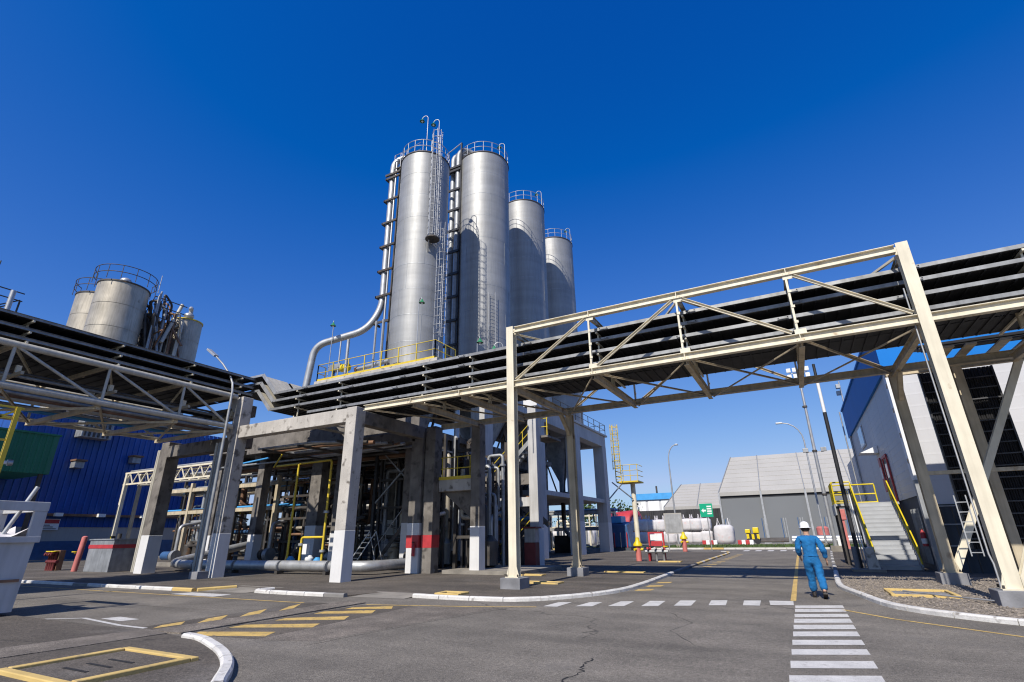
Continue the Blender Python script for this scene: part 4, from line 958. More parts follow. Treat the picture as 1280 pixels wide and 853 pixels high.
for (x, y, lab) in ((-41.8, 17.0, 'left pair of red hydrants on the left pavement'), ):
    a = thing('hydrant_group', 'cluster of red pipes and yellow valves left of the pink post', 'manifold', (x, y, PAD))
    for k in range(4): MB().tube([(x + .25 * k, y, PAD), (x + .25 * k, y, .9 + .15 * (k % 2)), (x + .25 * k, y - .3, 1.0)], .09, 8).build('pipe', 'red_dark', a)
    MB().tube([(x - .2, y, .55), (x + 1.1, y, .55)], .1, 8).build('header', 'red_dark', a)
    for k in range(3): MB().lathe([(.2, 1.12), (.2, 1.17), (.05, 1.17), (.05, 1.0)], (x + .1 + .3 * k, y - .1), 10).build('handwheel', 'yellow_pipe', a)
    MB().box(x + .1, x + .9, y + .1, y + .4, PAD, 1.2).build('cabinet', 'rust_pipe', a)
pp = thing('pink_post', 'leaning pink bollard post beside the grey cabinet', 'post', (-38.2, 16.9, 0))
MB().tube([(-38.2, 16.9, .05), (-38.15, 17.0, 1.9)], .15, 12).build('tube', 'pink_red', pp)
MB().lathe([(.15, 1.9), (.15, 1.94), (.06, 2.0), (.001, 2.0)], (-38.15, 17.0), 12).build('cap', 'pink_red', pp)
MB().lathe([(.18, 1.1), (.18, 1.15), (.05, 1.15), (.05, 1.0)], (-38.6, 16.9), 10).build('handwheel', 'yellow_pipe', pp)
gb = thing('grey_cabinet', 'low grey cabinet with a dark red band near the striped post', 'cabinet', (-36.6, 17.4, 0))
MB().box(-37.4, -34.8, 17.0, 18.6, PAD, 1.75).build('body', 'galv_dull', gb, .02)
MB().box(-37.42, -34.78, 16.98, 18.62, 1.3, 1.5).build('band', 'red_paint', gb)
MB().box(-37.45, -34.75, 16.95, 18.65, 1.75, 1.82).build('lid', 'galv_dull', gb)
MB().tube([(-36, 17.8, 1.82), (-36, 17.8, 2.1)], .12, 8).build('vent', 'dark_steel', gb)

# skip / white frame container at the left edge
sk = thing('white_container', 'white steel waste container with open frame top at left edge', 'container', (-18, 5, 0))
X0, X1, Y0, Y1 = -19.2, -16.95, 2.6, 6.5
MB().add([(X0 + .1, Y0 + .3, .12), (X1 - .02, Y0 + .3, .12), (X1 - .02, Y1 - .05, .12), (X0 + .1, Y1 - .05, .12), (X0, Y0, 1.72), (X1, Y0, 1.72), (X1, Y1, 1.72), (X0, Y1, 1.72)],
         [(0, 3, 2, 1), (0, 1, 5, 4), (1, 2, 6, 5), (2, 3, 7, 6), (3, 0, 4, 7)]).build('tub', 'skip_white_shaded', sk)
for x in (X0, X1):
    for y in (Y0, Y1 - .2): MB().box(x - .06, x + .06, y, y + .26, 1.7, 2.4).build('frame_post', 'skip_white_shaded', sk, .01)
    MB().box(x - .07, x + .07, Y0, Y1 + .07, 2.4, 2.62).build('frame_rail', 'skip_white_shaded', sk, .01)
    MB().box(x - .07, x + .07, Y0, Y1 + .07, 1.66, 1.8).build('frame_rail', 'skip_white_shaded', sk, .01)
for y in (Y0, Y1): MB().box(X0, X1, y - .06, y + .06, 2.4, 2.6).build('frame_rail', 'skip_white_shaded', sk, .01)
MB().box(X1 - .01, X1 + .03, Y0 + .3, Y1 - .1, .78, .84).build('side_rib', 'rust_pipe', sk)
for y in (Y0 + .4, Y1 - .6): MB().box(X0 + .2, X1 - .1, y, y + .3, 0, .118).build('skid', 'rust_pipe', sk)
MB().tube([(-17.3, 5.9, 1.7), (-17.15, 6.3, 3.0)], .05, 8).build('lever', 'galv', sk)
g = MB(); n = 14
for i in range(n):
    for j in range(n): g.v.append((X0 + .1 + (X1 - X0 - .2) * i / (n - 1), Y0 + .1 + (Y1 - Y0 - .2) * j / (n - 1), 1.72 + .3 * math.sin(i * .9 + j * .4) * math.sin(j * .8) + random.uniform(0, .14)))
for i in range(n - 1):
    for j in range(n - 1): g.f.append((i * n + j, (i + 1) * n + j, (i + 1) * n + j + 1, i * n + j + 1)); g.smooth.append(True)
wb = g.build('waste_sacks', 'cloth'); tag(wb, 'crumpled white sacks heaped inside the white container', 'sacks')

# ================================================================== TANKS far left
def tank(label, cx, cy, r, z0, z1, m='tank_steel', n=5, rim=None):
    root = thing('process_tank', label, 'tank', (cx, cy, z0), 'process tanks on the left')
    h = (z1 - z0) / n
    for k in range(n):
        MB().lathe([(r, z0 + k * h + .03), (r, z0 + (k + 1) * h - .03)], (cx, cy), 40).build('shell_course', m, root)
    MB().lathe([(r - .05, z0), (r - .05, z1), (r * .4, z1 + .5), (.001, z1 + .6)], (cx, cy), 40).build('roof', m, root)
    MB().lathe([(r + .01, z1 - .12), (r + .1, z1 - .12), (r + .1, z1 + .05), (r - .06, z1 + .05)], (cx, cy), 40).build('top_rim', rim or 'dark_steel', root)
    MB().lathe([(r * .75, 14.9), (r * .75, z0)], (cx, cy), 24).build('skirt', 'dark_steel', root)
    MB().ball((cx + .8, cy - .4, z1 + .75), .7, 1, 1, .7).build('hatch', 'galv', root)
    return root
t1 = tank('largest steel tank of the left group with walkway ring', -74.2, 30.0, 2.86, 17.5, 33.2)
t0 = tank('steel tank half hidden left of the largest tank', -82.3, 31.0, 2.9, 17.5, 33.9)
t2 = tank('dark tank hidden behind pipework in the left group', -78.5, 36.5, 2.4, 16, 31.2, 'dark_steel')
t3 = tank('right hand tank of the left group with yellow rim', -75.3, 39.4, 1.98, 16, 32.0, 'tank_steel', 5, 'yellow_rail')
ring_rail(t1, (-74.2, 30.0), 3.45, 33.2, 1.9, -2.4, 1.7, 9, 'dark_steel', .045)
ring_rail(t0, (-82.3, 31.0), 3.3, 33.9, 1.9, -2.6, 1.2, 7, 'dark_steel', .045)
MB().tube(rpath([(-75, 39.4, 32.4), (-75, 39.4, 34.0), (-74.2, 38.9, 34.0), (-74.0, 38.8, 33.6)], .4), .3, 10).build('vent_pipe', 'galv', t3)
wk = thing('tank_pipework', 'tangle of rusty pipes and ladders between the left tanks', 'pipework', (-76, 34, 15))
for k in range(26):
    x = random.uniform(-77, -72.5); y = random.uniform(33.2, 37.4); z0 = random.uniform(17, 26); z1 = random.uniform(27, 33.4); r = random.uniform(.07, .22)
    MB().tube(rpath([(x, y, z0), (x, y, z1), (x + random.uniform(-2, 2), y + random.uniform(-1.5, 1.5), z1 + random.uniform(-.4, 1.6)), (x + random.uniform(-2, 2), y + 1, z0 + random.uniform(-4, 6))], .5, 4), r, 7).build('pipe', random.choice(['dark_steel', 'dark_steel', 'rust_pipe', 'galv_dull', 'tank_steel']), wk)
for (a, b) in (((-72.6, 35.2, 27), (-73.4, 37.2, 33.6)), ((-72.4, 36.9, 21), (-72.6, 37.3, 31))): MB().tube([a, b], .24, 10).build('duct', 'pale_tube', wk)
for k in range(14): MB().beam((-73 - random.uniform(0, 3), 33.4 + .28 * k, 30.5), (-73 - random.uniform(0, 3), 33.4 + .28 * k, 33.4), .08).build('post', 'dark_steel', wk)
for z in (30.4, 32, 33.2): MB().beam((-72.8, 33.2, z), (-72.8, 37.6, z), .1).build('handrail', 'dark_steel', wk)
for k in range(5): MB().tube([(-72.0 - .2 * k, 33.3 + .15 * k, 16), (-72.0 - .2 * k, 33.3 + .15 * k, 33 + .3 * k)], .1, 7).build('riser', 'galv_dull', wk)
MB().tube([(-72.3, 33.2, 33.5), (-72.3, 33.2, 36.2)], .05, 5).build('mast', 'galv', wk)
tw = thing('lattice_tower', 'small lattice tower with white pipes at the left edge', 'tower', (-71.5, 17.5, 12))
for x in (-72.6, -70.4):
    for y in (16.6, 19.4): MB().beam((x, y, 11.9), (x, y, 26.2), .14).build('post', 'dark_steel', tw)
for k in range(7):
    z = 12 + 2.03 * k
    for x in (-72.6, -70.4): MB().beam((x, 16.6, z), (x, 19.4, z + 2.1), .12).build('brace', 'dark_steel', tw); MB().beam((x, 16.6, z), (x, 19.4, z), .12).build('strut', 'dark_steel', tw)
for y in (17.2, 18.6): MB().tube([(-70.2, y, 12), (-70.2, y, 25.6 + (y - 17) * .9)], .24, 10).build('pipe', 'galv', tw)
for z in (26.2, 27.1): MB().beam((-70.4, 16.4, z), (-70.4, 19.6, z), .1).build('handrail', 'dark_steel', tw)
MB().tube([(-70.6, 16.9, 26), (-70.6, 16.9, 30)], .06, 5).build('mast', 'dark_steel', tw)

# ================================================================== PLANT KIT UNDER THE RACK
gp = thing('ground_pipe', 'fat silver insulated pipe lying along the ground behind the columns', 'pipe', (-22, 18.3, 0))
MB().tube(rpath([(-33.5, 24.5, 1.3), (-33.2, 19.6, .45), (-30.6, 18.6, .42), (-17.9, 19.5, .42), (-17.9, 24.5, .42)], 1.0, 6), .24, 14).build('pipe', 'galv', gp)
for x in (-29.5, -26.4, -23.2, -20.1):
    MB().lathe([(.001, 0), (.25, 0)], (0, 0), 4)
    yy = 18.6 + (x + 30.6) / 18.1 * 1.0
    MB().tube([(x - .05, yy, .42), (x + .05, yy, .42)], .252, 14).build('band', 'galv_dull', gp)
    MB().box(x - .1, x + .1, yy - .2, yy + .2, PAD - .02, .2).build('saddle', 'dark_steel', gp)
gy = thing('gas_pipework', 'shade-toned yellow gas pipework with valves behind the ground pipe', 'pipework', (-20, 20, 0))
MB().tube([(-24.5, 20.45, .1), (-24.5, 20.45, 5.6000000000000005)], .06, 8).build('pipe', 'yellow_rail', gy)  # darker yellow than other pipes, for the shade and dirt under the rack
MB().tube(rpath([(-26.53, 20.6, 5.65), (-24.5, 20.55, 5.65), (-21.88, 20.4, 5.65), (-21.88, 20.4, .1)], .18), .06, 8).build('pipe', 'yellow_rail', gy)
MB().tube(rpath([(-21.88, 20.4, 1.72), (-23.48, 20.4, 1.72), (-23.48, 20.4, .1)], .15), .06, 8).build('pipe', 'yellow_rail', gy)
MB().tube(rpath([(-26.8, 20.6, 5.6), (-26.0, 20.6, 6.6), (-25.2, 20.6, 6.8)], .2), .05, 8).build('pipe', 'yellow_rail', gy)
for x, z in ((-21.88, 1.0), (-21.88, 2.9), (-23.48, 1.32)): MB().lathe([(.001, z), (.15, z), (.15, z + .12), (.001, z + .12)], (x, 20.4), 12).build('flange', 'galv', gy)
for x, z, m in ((-22.98, .5, 'white_paint'), (-22.38, .4, 'light_blue'), (-24.38, .45, 'light_blue')):
    MB().lathe([(.001, z - .25), (.2, z - .2), (.22, z + .2), (.1, z + .35), (.001, z + .35)], (x, 20.6), 12).build('valve_body', m, gy)
MB().box(-23.23, -22.93, 20.3, 20.5, .9, 1.4).build('meter', 'white_paint', gy)
rc = thing('round_column', 'thick grey column with a pale collar deep under the rack', 'column', (-27.8, 27.2, 0))
MB().box(-28.6, -27.0, 26.4, 28.0, PAD, 2.0).build('painted_base', 'column_light', rc)
MB().lathe([(.8, 2.0), (.8, 7.6)], (-27.8, 27.2), 24).build('shaft', 'concrete_dark', rc)
MB().box(-29.2, -25.6, 26.0, 26.35, 5.1, 5.5).build('collar', 'cream_old_shaded', rc)
MB().box(-28.75, -26.85, 26.37, 28.1, 5.1, 5.5).build('collar', 'cream_old_shaded', rc)
MB().beam((-26.9, 26.2, 4.0), (-26.0, 26.2, 5.1), .12).build('strut', 'cream_old_shaded', rc)
# secondary pipe racks with pipes, seen through the columns
def rack(label, xs, y, zs, m='cream_old_shaded', pipes=6, seed=0, dy=3.0):
    rnd = random.Random(seed)
    root = thing('process_rack', label, 'pipe rack', (xs[0], y, 0), 'process racks behind the columns')
    for x in xs:
        for yy in (y, y + dy): MB().beam((x, yy, PAD), (x, yy, max(zs) + .5), .24).build('post', m, root)
        for z in zs: MB().beam((x, y, z), (x, y + dy, z), .16, .2).build('cross_beam', m, root)
    for z in zs:
        for yy in (y, y + dy): MB().beam((xs[0], yy, z), (xs[-1], yy, z), .16, .24).build('beam', m, root)
        for k in range(pipes):
            yy = y + .25 + (dy - .5) * k / max(1, pipes - 1); r = rnd.uniform(.05, .15)
            MB().tube([(xs[0] - 1, yy, z + .12 + r), (xs[-1] + 1, yy, z + .12 + r)], r, 8).build('pipe', rnd.choice(['galv', 'galv_dull', 'rust_pipe', 'pale_tube', 'light_blue', 'tank_steel']), root)
        for k in range(5):
            x = rnd.uniform(xs[0], xs[-1]); yy = y + rnd.uniform(0, dy); z2 = rnd.uniform(.4, z - .6)
            MB().tube(rpath([(x, yy, z + .2), (x, yy, z2), (x + rnd.uniform(-1, 1), yy + .6, z2 - .2)], .2, 4), rnd.uniform(.05, .13), 8).build('drop_pipe', rnd.choice(['galv', 'galv_dull', 'rust_pipe', 'pale_tube', 'blue_paint']), root)
    return root
rack('cream process rack left of the yellow gas pipes', (-45, -40, -35, -30.5), 24, (3.6, 5.2), 'cream_old_shaded', 6, 3)
rack('dark process rack behind the round column', (-40, -34, -28, -22.5), 33, (3.2, 4.9, 6.4), 'dark_steel', 7, 5)
rack('far process rack between the far table legs', (-31, -27, -23, -19), 58, (2.2, 4.0), 'galv', 5, 8)
rack('process rack behind the stair and table', (-22.5, -19.5, -15.5), 29.6, (2.4, 3.6), 'dark_steel', 5, 11, 2.0)
dw = thing('plant_wall', 'low dark wall of the plant behind the process racks', 'wall', (-40, 40, 0))
for k in range(9): MB().box(-66 + 4.6 * k, -66 + 4.6 * k + 4.55, 40, 40.4, -.01, 3.0 + .0 * k).build('panel', 'dark_wall', dw)
MB().box(-66, -24.6, 39.9, 40.5, 3.0, 3.15).build('coping', 'gutter_concrete', dw)
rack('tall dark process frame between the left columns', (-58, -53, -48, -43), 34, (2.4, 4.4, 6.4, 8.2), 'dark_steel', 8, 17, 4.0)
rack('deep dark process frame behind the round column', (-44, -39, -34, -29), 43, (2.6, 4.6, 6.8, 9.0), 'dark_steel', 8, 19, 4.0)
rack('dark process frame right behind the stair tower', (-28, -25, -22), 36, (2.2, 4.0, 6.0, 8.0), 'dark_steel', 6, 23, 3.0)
hl = thing('process_hall', 'dark process hall with open floors behind the racks', 'building', (-45, 50, 0))
for z in (3.4, 6.6, 9.6): MB().box(-64, -27, 50, 58, z, z + .35).build('floor_slab', 'concrete_dark', hl)
for k in range(9):
    for y in (50.2, 57.6): MB().box(-63.8 + 4.55 * k, -63.3 + 4.55 * k, y, y + .4, -.01, 9.6).build('column', 'concrete_dark', hl)
rh = random.Random(31)
for k in range(26):
    x = rh.uniform(-62, -29); z = rh.choice([.0, 3.76, 6.96]); r = rh.uniform(.4, 1.0); h = rh.uniform(1.2, 2.5)
    MB().lathe([(.001, z), (r, z), (r, z + h * .85), (r * .5, z + h), (.001, z + h)], (x, rh.uniform(51.5, 55)), 14).build('vessel', rh.choice(['dark_steel', 'tank_steel', 'galv_dull', 'blue_paint']), hl)
MB().box(-64, -27, 58.05, 58.2, 0, 10).build('rear_wall', 'dark_wall', hl)
# pumps, vessels
for i, (x, y, s, m, lab) in enumerate(((-38.5, 22.5, 1.0, 'blue_paint', 'blue pump set beside the left concrete column foot'), (-30.5, 23.6, 1.1, 'dark_steel', 'dark pump set behind the ground pipe'), (-24.8, 24.2, .9, 'galv_dull', 'grey pump set right of the yellow gas pipe'),
                                       (-18.2, 23.6, 1.0, 'dark_steel', 'dark pump set left of the red banded column'), (-14.6, 24.4, .9, 'dark_steel', 'dark pump set between the red banded and the slim column'))):
    root = thing('pump_set', lab, 'pump', (x, y, PAD), 'pump sets')
    MB().box(x - .9 * s, x + .9 * s, y - .4 * s, y + .4 * s, PAD - .02, PAD + .25).build('plinth', 'gutter_concrete', root)
    MB().tube([(x - .8 * s, y, PAD + .65 * s), (x + .1 * s, y, PAD + .65 * s)], .28 * s, 14).build('motor', m, root)
    MB().tube([(x + .1 * s, y, PAD + .65 * s), (x + .3 * s, y, PAD + .65 * s)], .1 * s, 10).build('shaft', 'galv', root)
    MB().tube([(x + .3 * s, y, PAD + .65 * s), (x + .62 * s, y, PAD + .65 * s)], .36 * s, 14).build('casing', 'galv_dull', root)
    MB().tube(rpath([(x + .45 * s, y, PAD + .9), (x + .45 * s, y, 2.6), (x + .45 * s, y + 1.6, 2.9)], .3), .11, 10).build('outlet', 'galv', root)
for i, (x, y, r, z0, z1, m, lab) in enumerate(((-33.5, 30.5, .9, .8, 4.6, 'tank_steel', 'upright vessel behind the left concrete column'), (-24.6, 31.0, 1.1, .8, 6.2, 'dark_steel', 'tall dark vessel deep under the rack'), (-17.7, 26.2, .17, .2, 9.5, 'galv', 'slim silver vertical duct behind the red banded column'))):
    root = thing('process_vessel', lab, 'vessel', (x, y, 0), 'process vessels')
    MB().lathe([(.001, z0), (r * .6, z0 + .1), (r, z0 + .5), (r, z1 - .5), (r * .6, z1 - .1), (.001, z1)], (x, y), 24).build('shell', m, root)
    for z in (z0 + 1.2, z1 - 1.2): MB().lathe([(r, z), (r + .05, z), (r + .05, z + .1), (r, z + .1)], (x, y), 24).build('band', 'galv_dull', root)
    for a in (0.5, 2.6, 4.7): MB().beam((x + r * .8 * math.cos(a), y + r * .8 * math.sin(a), -.0), (x + r * .8 * math.cos(a), y + r * .8 * math.sin(a), z0 + .7), .12).build('leg', 'dark_steel', root)
bp_ = thing('blue_standpipe', 'thin bright blue standpipe between the left columns', 'pipe', (-31.5, 21.5, 0))
MB().tube(rpath([(-32.2, 21.5, 1.6), (-31.6, 21.5, 6.2), (-28.6, 21.5, 6.4)], .3), .06, 8).build('pipe', 'light_blue', bp_)
MB().lathe([(.16, 1.5), (.16, 1.65)], (-32.2, 21.5), 10).build('flange', 'blue_paint', bp_)
for j, (x, m) in enumerate(((-30.9, 'rust_pipe'), (-30.4, 'pale_tube'))):
    v = MB().tube([(x, 21.0, .1), (x, 21.0, 6.0)], .09, 8).build('riser', m, bp_)
hz = thing('hazard_beam', 'black and yellow striped beam between the left columns', 'beam', (-42, 26, 3.4))
MB().box(-46, -36.5, 26.9, 27.1, 3.5, 3.9).build('board', 'hazard', hz)
for x in (-45.8, -36.7): MB().box(x - .1, x + .1, 26.92, 27.08, PAD, 3.5).build('post', 'dark_steel', hz)
ow = thing('overhead_pipes', 'bundle of dark pipes slung below the concrete beam', 'pipework', (-20, 19, 6))
for k in range(8):
    y = 17.4 + .45 * k; MB().tube(rpath([(-24, y, 6.0), (-20, y, 6.0), (-17.2, y + .2, 5.8 + .05 * k)], .4), .06 + .02 * (k % 3), 8).build('pipe', ('galv_dull', 'dark_steel', 'rust_pipe', 'galv')[k % 4], ow)
for x in (-23, -20.5, -18): MB().beam((x, 16.9, 5.82), (x, 21.2, 5.82), .1).build('hanger_beam', 'dark_steel', ow)

rd_ = thing('rear_shade_deck', 'dark concrete deck added to shade the plant behind the weathered portal beam', 'deck', (-27, 26, 0))  # deck added, and run far back, to block sky and shade what lies below
MB().box(-36, -18.3, 22.3, 42, 7.25, 7.6).build('slab', 'concrete_dark', rd_)
MB().box(-31.5, -18.3, 22.0, 22.5, 6.9, 8.5).build('edge_beam', 'concrete_dark', rd_)
for x in (-35.5, -31, -28.4, -23.8, -19.0): MB().box(x - .3, x + .3, 22.52, 42, 6.6, 7.24).build('cross_beam', 'concrete_dark', rd_)
for x in (-35.5, -31.0, -23.8):
    for y in (23.2, 31.4): ccol(rd_, x, y, 6.6, .6, .6, 'concrete_dark', 1.95)
for k in range(10): MB().tube([(-36, 22.9 + .75 * k, 6.4 - .06 * (k % 3)), (-18.4, 22.9 + .75 * k, 6.4 - .06 * (k % 3))], .07 + .03 * (k % 4), 8).build('pipe', ('galv_dull', 'dark_steel', 'rust_pipe', 'pale_tube', 'dark_steel')[k % 5], rd_)
for k in range(9): MB().tube(rpath([(-36 + 1.9 * k, 24.5 + (k % 3), 6.4), (-36 + 1.9 * k, 24.5 + (k % 3), 3.4 - .3 * (k % 4)), (-35.2 + 1.9 * k, 25.6 + (k % 3), 3.0 - .3 * (k % 4))], .25, 4), .06 + .02 * (k % 3), 8).build('drop_pipe', ('dark_steel', 'galv_dull', 'rust_pipe')[k % 3], rd_)
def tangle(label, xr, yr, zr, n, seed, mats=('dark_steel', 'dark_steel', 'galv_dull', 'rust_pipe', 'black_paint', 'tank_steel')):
    rn = random.Random(seed); root = thing('process_pipework', label, 'pipework', ((xr[0] + xr[1]) / 2, (yr[0] + yr[1]) / 2, 0), 'dense pipework under the racks')
    for k in range(n):
        x, y = rn.uniform(*xr), rn.uniform(*yr); z = rn.uniform(zr[0] + .8, zr[1]); x2 = rn.uniform(*xr); r = rn.uniform(.04, .16); m = rn.choice(mats)
        MB().tube(rpath([(x, y, zr[0]), (x, y, z), (x2, y, z), (x2, y, rn.uniform(zr[0], zr[1]))], .2, 3), r, 8).build('pipe', m, root)
        if k % 3 == 0: MB().lathe([(.001, z - .6), (r * 1.9, z - .6), (r * 1.9, z - .5), (.001, z - .5)], (x, y), 10).build('flange', 'galv_dull', root)
        if k % 4 == 0: MB().lathe([(.001, zr[0]), (.3 + r, zr[0] + .1), (.3 + r, zr[0] + 1.2), (.12, zr[0] + 1.5), (.001, zr[0] + 1.5)], (x2, rn.uniform(*yr)), 14).build('vessel', rn.choice(('dark_steel', 'galv_dull', 'tank_steel')), root)
    for k in range(4):
        z = zr[0] + (zr[1] - zr[0]) * (k + 1) / 4.5
        MB().beam((xr[0], yr[0], z), (xr[1], yr[0], z), .14).build('beam', 'dark_steel', root); MB().beam((xr[0], yr[1], z), (xr[1], yr[1], z), .14).build('beam', 'dark_steel', root)
    for x in xr:
        for y in yr: MB().beam((x, y, PAD), (x, y, zr[1]), .16).build('post', 'dark_steel', root)
    return root
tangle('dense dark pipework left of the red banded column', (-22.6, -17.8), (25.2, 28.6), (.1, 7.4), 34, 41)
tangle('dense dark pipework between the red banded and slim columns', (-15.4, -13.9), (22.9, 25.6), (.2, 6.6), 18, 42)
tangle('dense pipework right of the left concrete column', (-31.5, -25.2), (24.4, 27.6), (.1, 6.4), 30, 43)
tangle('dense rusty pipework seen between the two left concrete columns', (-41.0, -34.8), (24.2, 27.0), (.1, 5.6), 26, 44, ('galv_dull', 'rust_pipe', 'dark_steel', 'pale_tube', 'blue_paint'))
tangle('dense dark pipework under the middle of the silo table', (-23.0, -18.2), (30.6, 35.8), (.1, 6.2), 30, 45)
# dark steel stair and step ladder
st = thing('dark_stair', 'dark steel stair tower between the concrete columns', 'stair', (-20.5, 24, 0))
def flight(parent, a, b, wd, n, m, tread='dark_steel', side=(0, 1, 0), tdepth=.26, stringer=.22):
    a, b, sd = Vector(a), Vector(b), Vector(side).normalized()
    for s in (0, wd): MB().beam(a + sd * s, b + sd * s, .04, stringer).build('stringer', m, parent)
    run = Vector((b.x - a.x, b.y - a.y, 0)).normalized() * tdepth
    for k in range(1, n + 1):
        p = a.lerp(b, k / (n + 1)); g = MB()
        q = [p - run / 2 + sd * .03, p + run / 2 + sd * .03, p + run / 2 + sd * (wd - .03), p - run / 2 + sd * (wd - .03)]
        g.add([(v.x, v.y, v.z) for v in q] + [(v.x, v.y, v.z + .035) for v in q], [(0, 1, 2, 3), (7, 6, 5, 4), (0, 4, 5, 1), (1, 5, 6, 2), (2, 6, 7, 3), (3, 7, 4, 0)])
        g.build('tread', tread, parent)
flight(st, (-22.0, 24.4, .1), (-19.0, 24.4, 3.4), .9, 12, 'dark_steel', 'galv_dull')
flight(st, (-19.0, 25.6, 3.4), (-22.0, 25.6, 6.6), .9, 12, 'dark_steel', 'galv_dull')
for s in (0, .9):
    MB().tube([(-22.0, 24.4 + s, 1.1), (-19.0, 24.4 + s, 4.4)], .03, 6).build('handrail', 'galv', st)
    for k in range(5): MB().tube([(-22.0 + .75 * k, 24.4 + s, .1 + .82 * k), (-22.0 + .75 * k, 24.4 + s, 1.1 + .82 * k)], .02, 5).build('post', 'galv', st)
for (x, y) in ((-22.2, 24.3), (-18.4, 24.3), (-22.2, 26.7), (-18.4, 26.7)): MB().beam((x, y, .1), (x, y, 7.6), .18).build('column', 'black_paint', st)
for z in (3.4, 6.6): MB().box(-18.95, -18.3, 24.3, 26.7, z - .1, z).build('landing', 'galv_dull', st)
for (a, b) in (((-22.2, 24.3, 3.5), (-18.4, 24.3, 6.9)), ((-18.4, 24.3, 3.6), (-22.2, 24.3, 6.9))): MB().beam(a, b, .08).build('brace', 'galv_dull', st)
MB().box(-18.2, -16.8, 23.0, 23.4, 4.15, 4.55).build('ledge', 'cream_old_shaded', st)
sl2 = thing('step_ladder', 'pale aluminium step ladder standing at the stair foot', 'ladder', (-22.4, 23.6, 0))
for s in (0, .5):
    MB().beam((-23.0 + s, 23.2, PAD), (-22.0 + s, 23.9, 2.0), .05).build('stile', 'galv', sl2)
    MB().beam((-21.3 + s, 23.9, PAD), (-22.0 + s, 23.9, 2.0), .04).build('rear_leg', 'galv', sl2)
for k in range(1, 7):
    t = k / 7; MB().beam((-23.0 + t, 23.2 + .7 * t, PAD + 1.9 * t), (-22.5 + t, 23.2 + .7 * t, PAD + 1.9 * t), .06, .03).build('rung', 'galv', sl2)
# stair with yellow rails behind the pale column
ys_ = thing('yellow_railed_stair', 'dark stair with yellow rails behind the pale bridge column', 'stair', (-12, 25, 0))
flight(ys_, (-16.2, 27.9, 4.6), (-13.3, 27.9, 7.2), .9, 11, 'galv_dull', 'galv_dull', tdepth=.26, stringer=.24)
flight(ys_, (-13.3, 28.9, 2.2), (-16.2, 28.9, 4.6), .9, 10, 'concrete_dark', 'concrete_dark', tdepth=.28, stringer=.3)
flight(ys_, (-15.6, 27.9, .1), (-13.3, 27.9, 2.2), .9, 8, 'concrete_dark', 'concrete_dark', tdepth=.28, stringer=.26)
MB().box(-17.2, -16.15, 27.8, 29.8, 4.5, 4.62).build('landing', 'concrete_dark', ys_)
MB().box(-13.35, -12.3, 27.8, 29.8, 7.1, 7.22).build('landing', 'concrete_dark', ys_)
for h in (.55, 1.05):
    MB().tube([(-16.2, 27.9, 4.6 + h), (-13.3, 27.9, 7.2 + h), (-12.3, 27.9, 7.2 + h)], .026, 6).build('handrail', 'yellow_rail', ys_)
    MB().tube([(-15.6, 27.85, .1 + h), (-13.3, 27.85, 2.2 + h)], .026, 6).build('handrail', 'yellow_rail', ys_)
for k in range(5): MB().tube([(-16.2 + .725 * k, 27.9, 4.6 + .65 * k), (-16.2 + .725 * k, 27.9, 5.65 + .65 * k)], .024, 5).build('post', 'yellow_rail', ys_)
MB().tube([(-12.35, 27.85, 7.2), (-12.35, 27.85, 8.4)], .035, 5).build('post', 'yellow_rail', ys_)
for x in (-17.0,): MB().box(x - .15, x + .15, 29.5, 29.8, PAD, 7.1).build('pier', 'concrete_dark', ys_)
fc = thing('fire_cabinet', 'shade-darkened red fire cabinet with grey top behind the pale bridge column', 'cabinet', (-11.4, 26.4, 0))
MB().box(-13.05, -12.4, 25.9, 26.4, PAD, 1.3).build('body', 'red_dark', fc, .015)  # red darkened in the colour because the cabinet stands in shade
MB().box(-13.04, -12.42, 25.92, 26.38, 1.3, 2.0).build('upper_box', 'galv_dull', fc, .015)
MB().box(-13.15, -12.3, 25.8, 26.5, 2.0, 2.08).build('roof', 'red_dark', fc)
yb = thing('yellow_box', 'small yellow box on a grey cabinet behind the pale bridge column', 'box', (-13, 25.9, 0))
MB().box(-13.9, -13.3, 26.0, 26.4, PAD, 1.5).build('cabinet', 'dark_steel', yb); MB().box(-13.75, -13.45, 25.94, 25.99, 1.0, 1.35).build('plate', 'yellow_pipe', yb)

# ================================================================== RIGHT BUILDING
rb = thing('right_building', 'white clad building with blue parapet behind the right bridge legs', 'building', (4.6, 27.5, 0))
CX, CY, YE = 4.62, 27.5, 47.0
def hclad(axis, c, a0, a1, z0, z1, dirn, pitch=.34, dep=.035):
    g = MB(); n = int(round((z1 - z0) / pitch)); ph = (z1 - z0) / n; pr = []
    for i in range(n): pr += [(z0 + i * ph, 0), (z0 + i * ph + ph * .8, dep * .4), (z0 + i * ph + ph * .86, dep)]
    pr.append((z1, 0))
    for z, d in pr:
        for t in (a0, a1): g.v.append((t, c + dirn * d, z) if axis == 'x' else (c + dirn * d, t, z))
    for i in range(len(pr) - 1): g.f.append((2 * i, 2 * i + 1, 2 * i + 3, 2 * i + 2)); g.smooth.append(False)
    return g
for k in range(5): hclad('y', CX, CY + .5 + 3.8 * k, CY + .5 + 3.8 * (k + 1) - .02, 3.0, 8.3, -1, .3, .008).build('side_cladding', 'white_clad', rb)
for k in range(4): hclad('x', CY, CX + .4 + 4.5 * k, CX + .4 + 4.5 * (k + 1) - .02, 2.6, 8.3, -1, .5, .003).build('front_cladding', 'white_clad', rb)
MB().box(CX - .05, CX + .4, CY - .06, CY + .5, 3.6, 8.3).build('corner_trim', 'white_paint', rb)
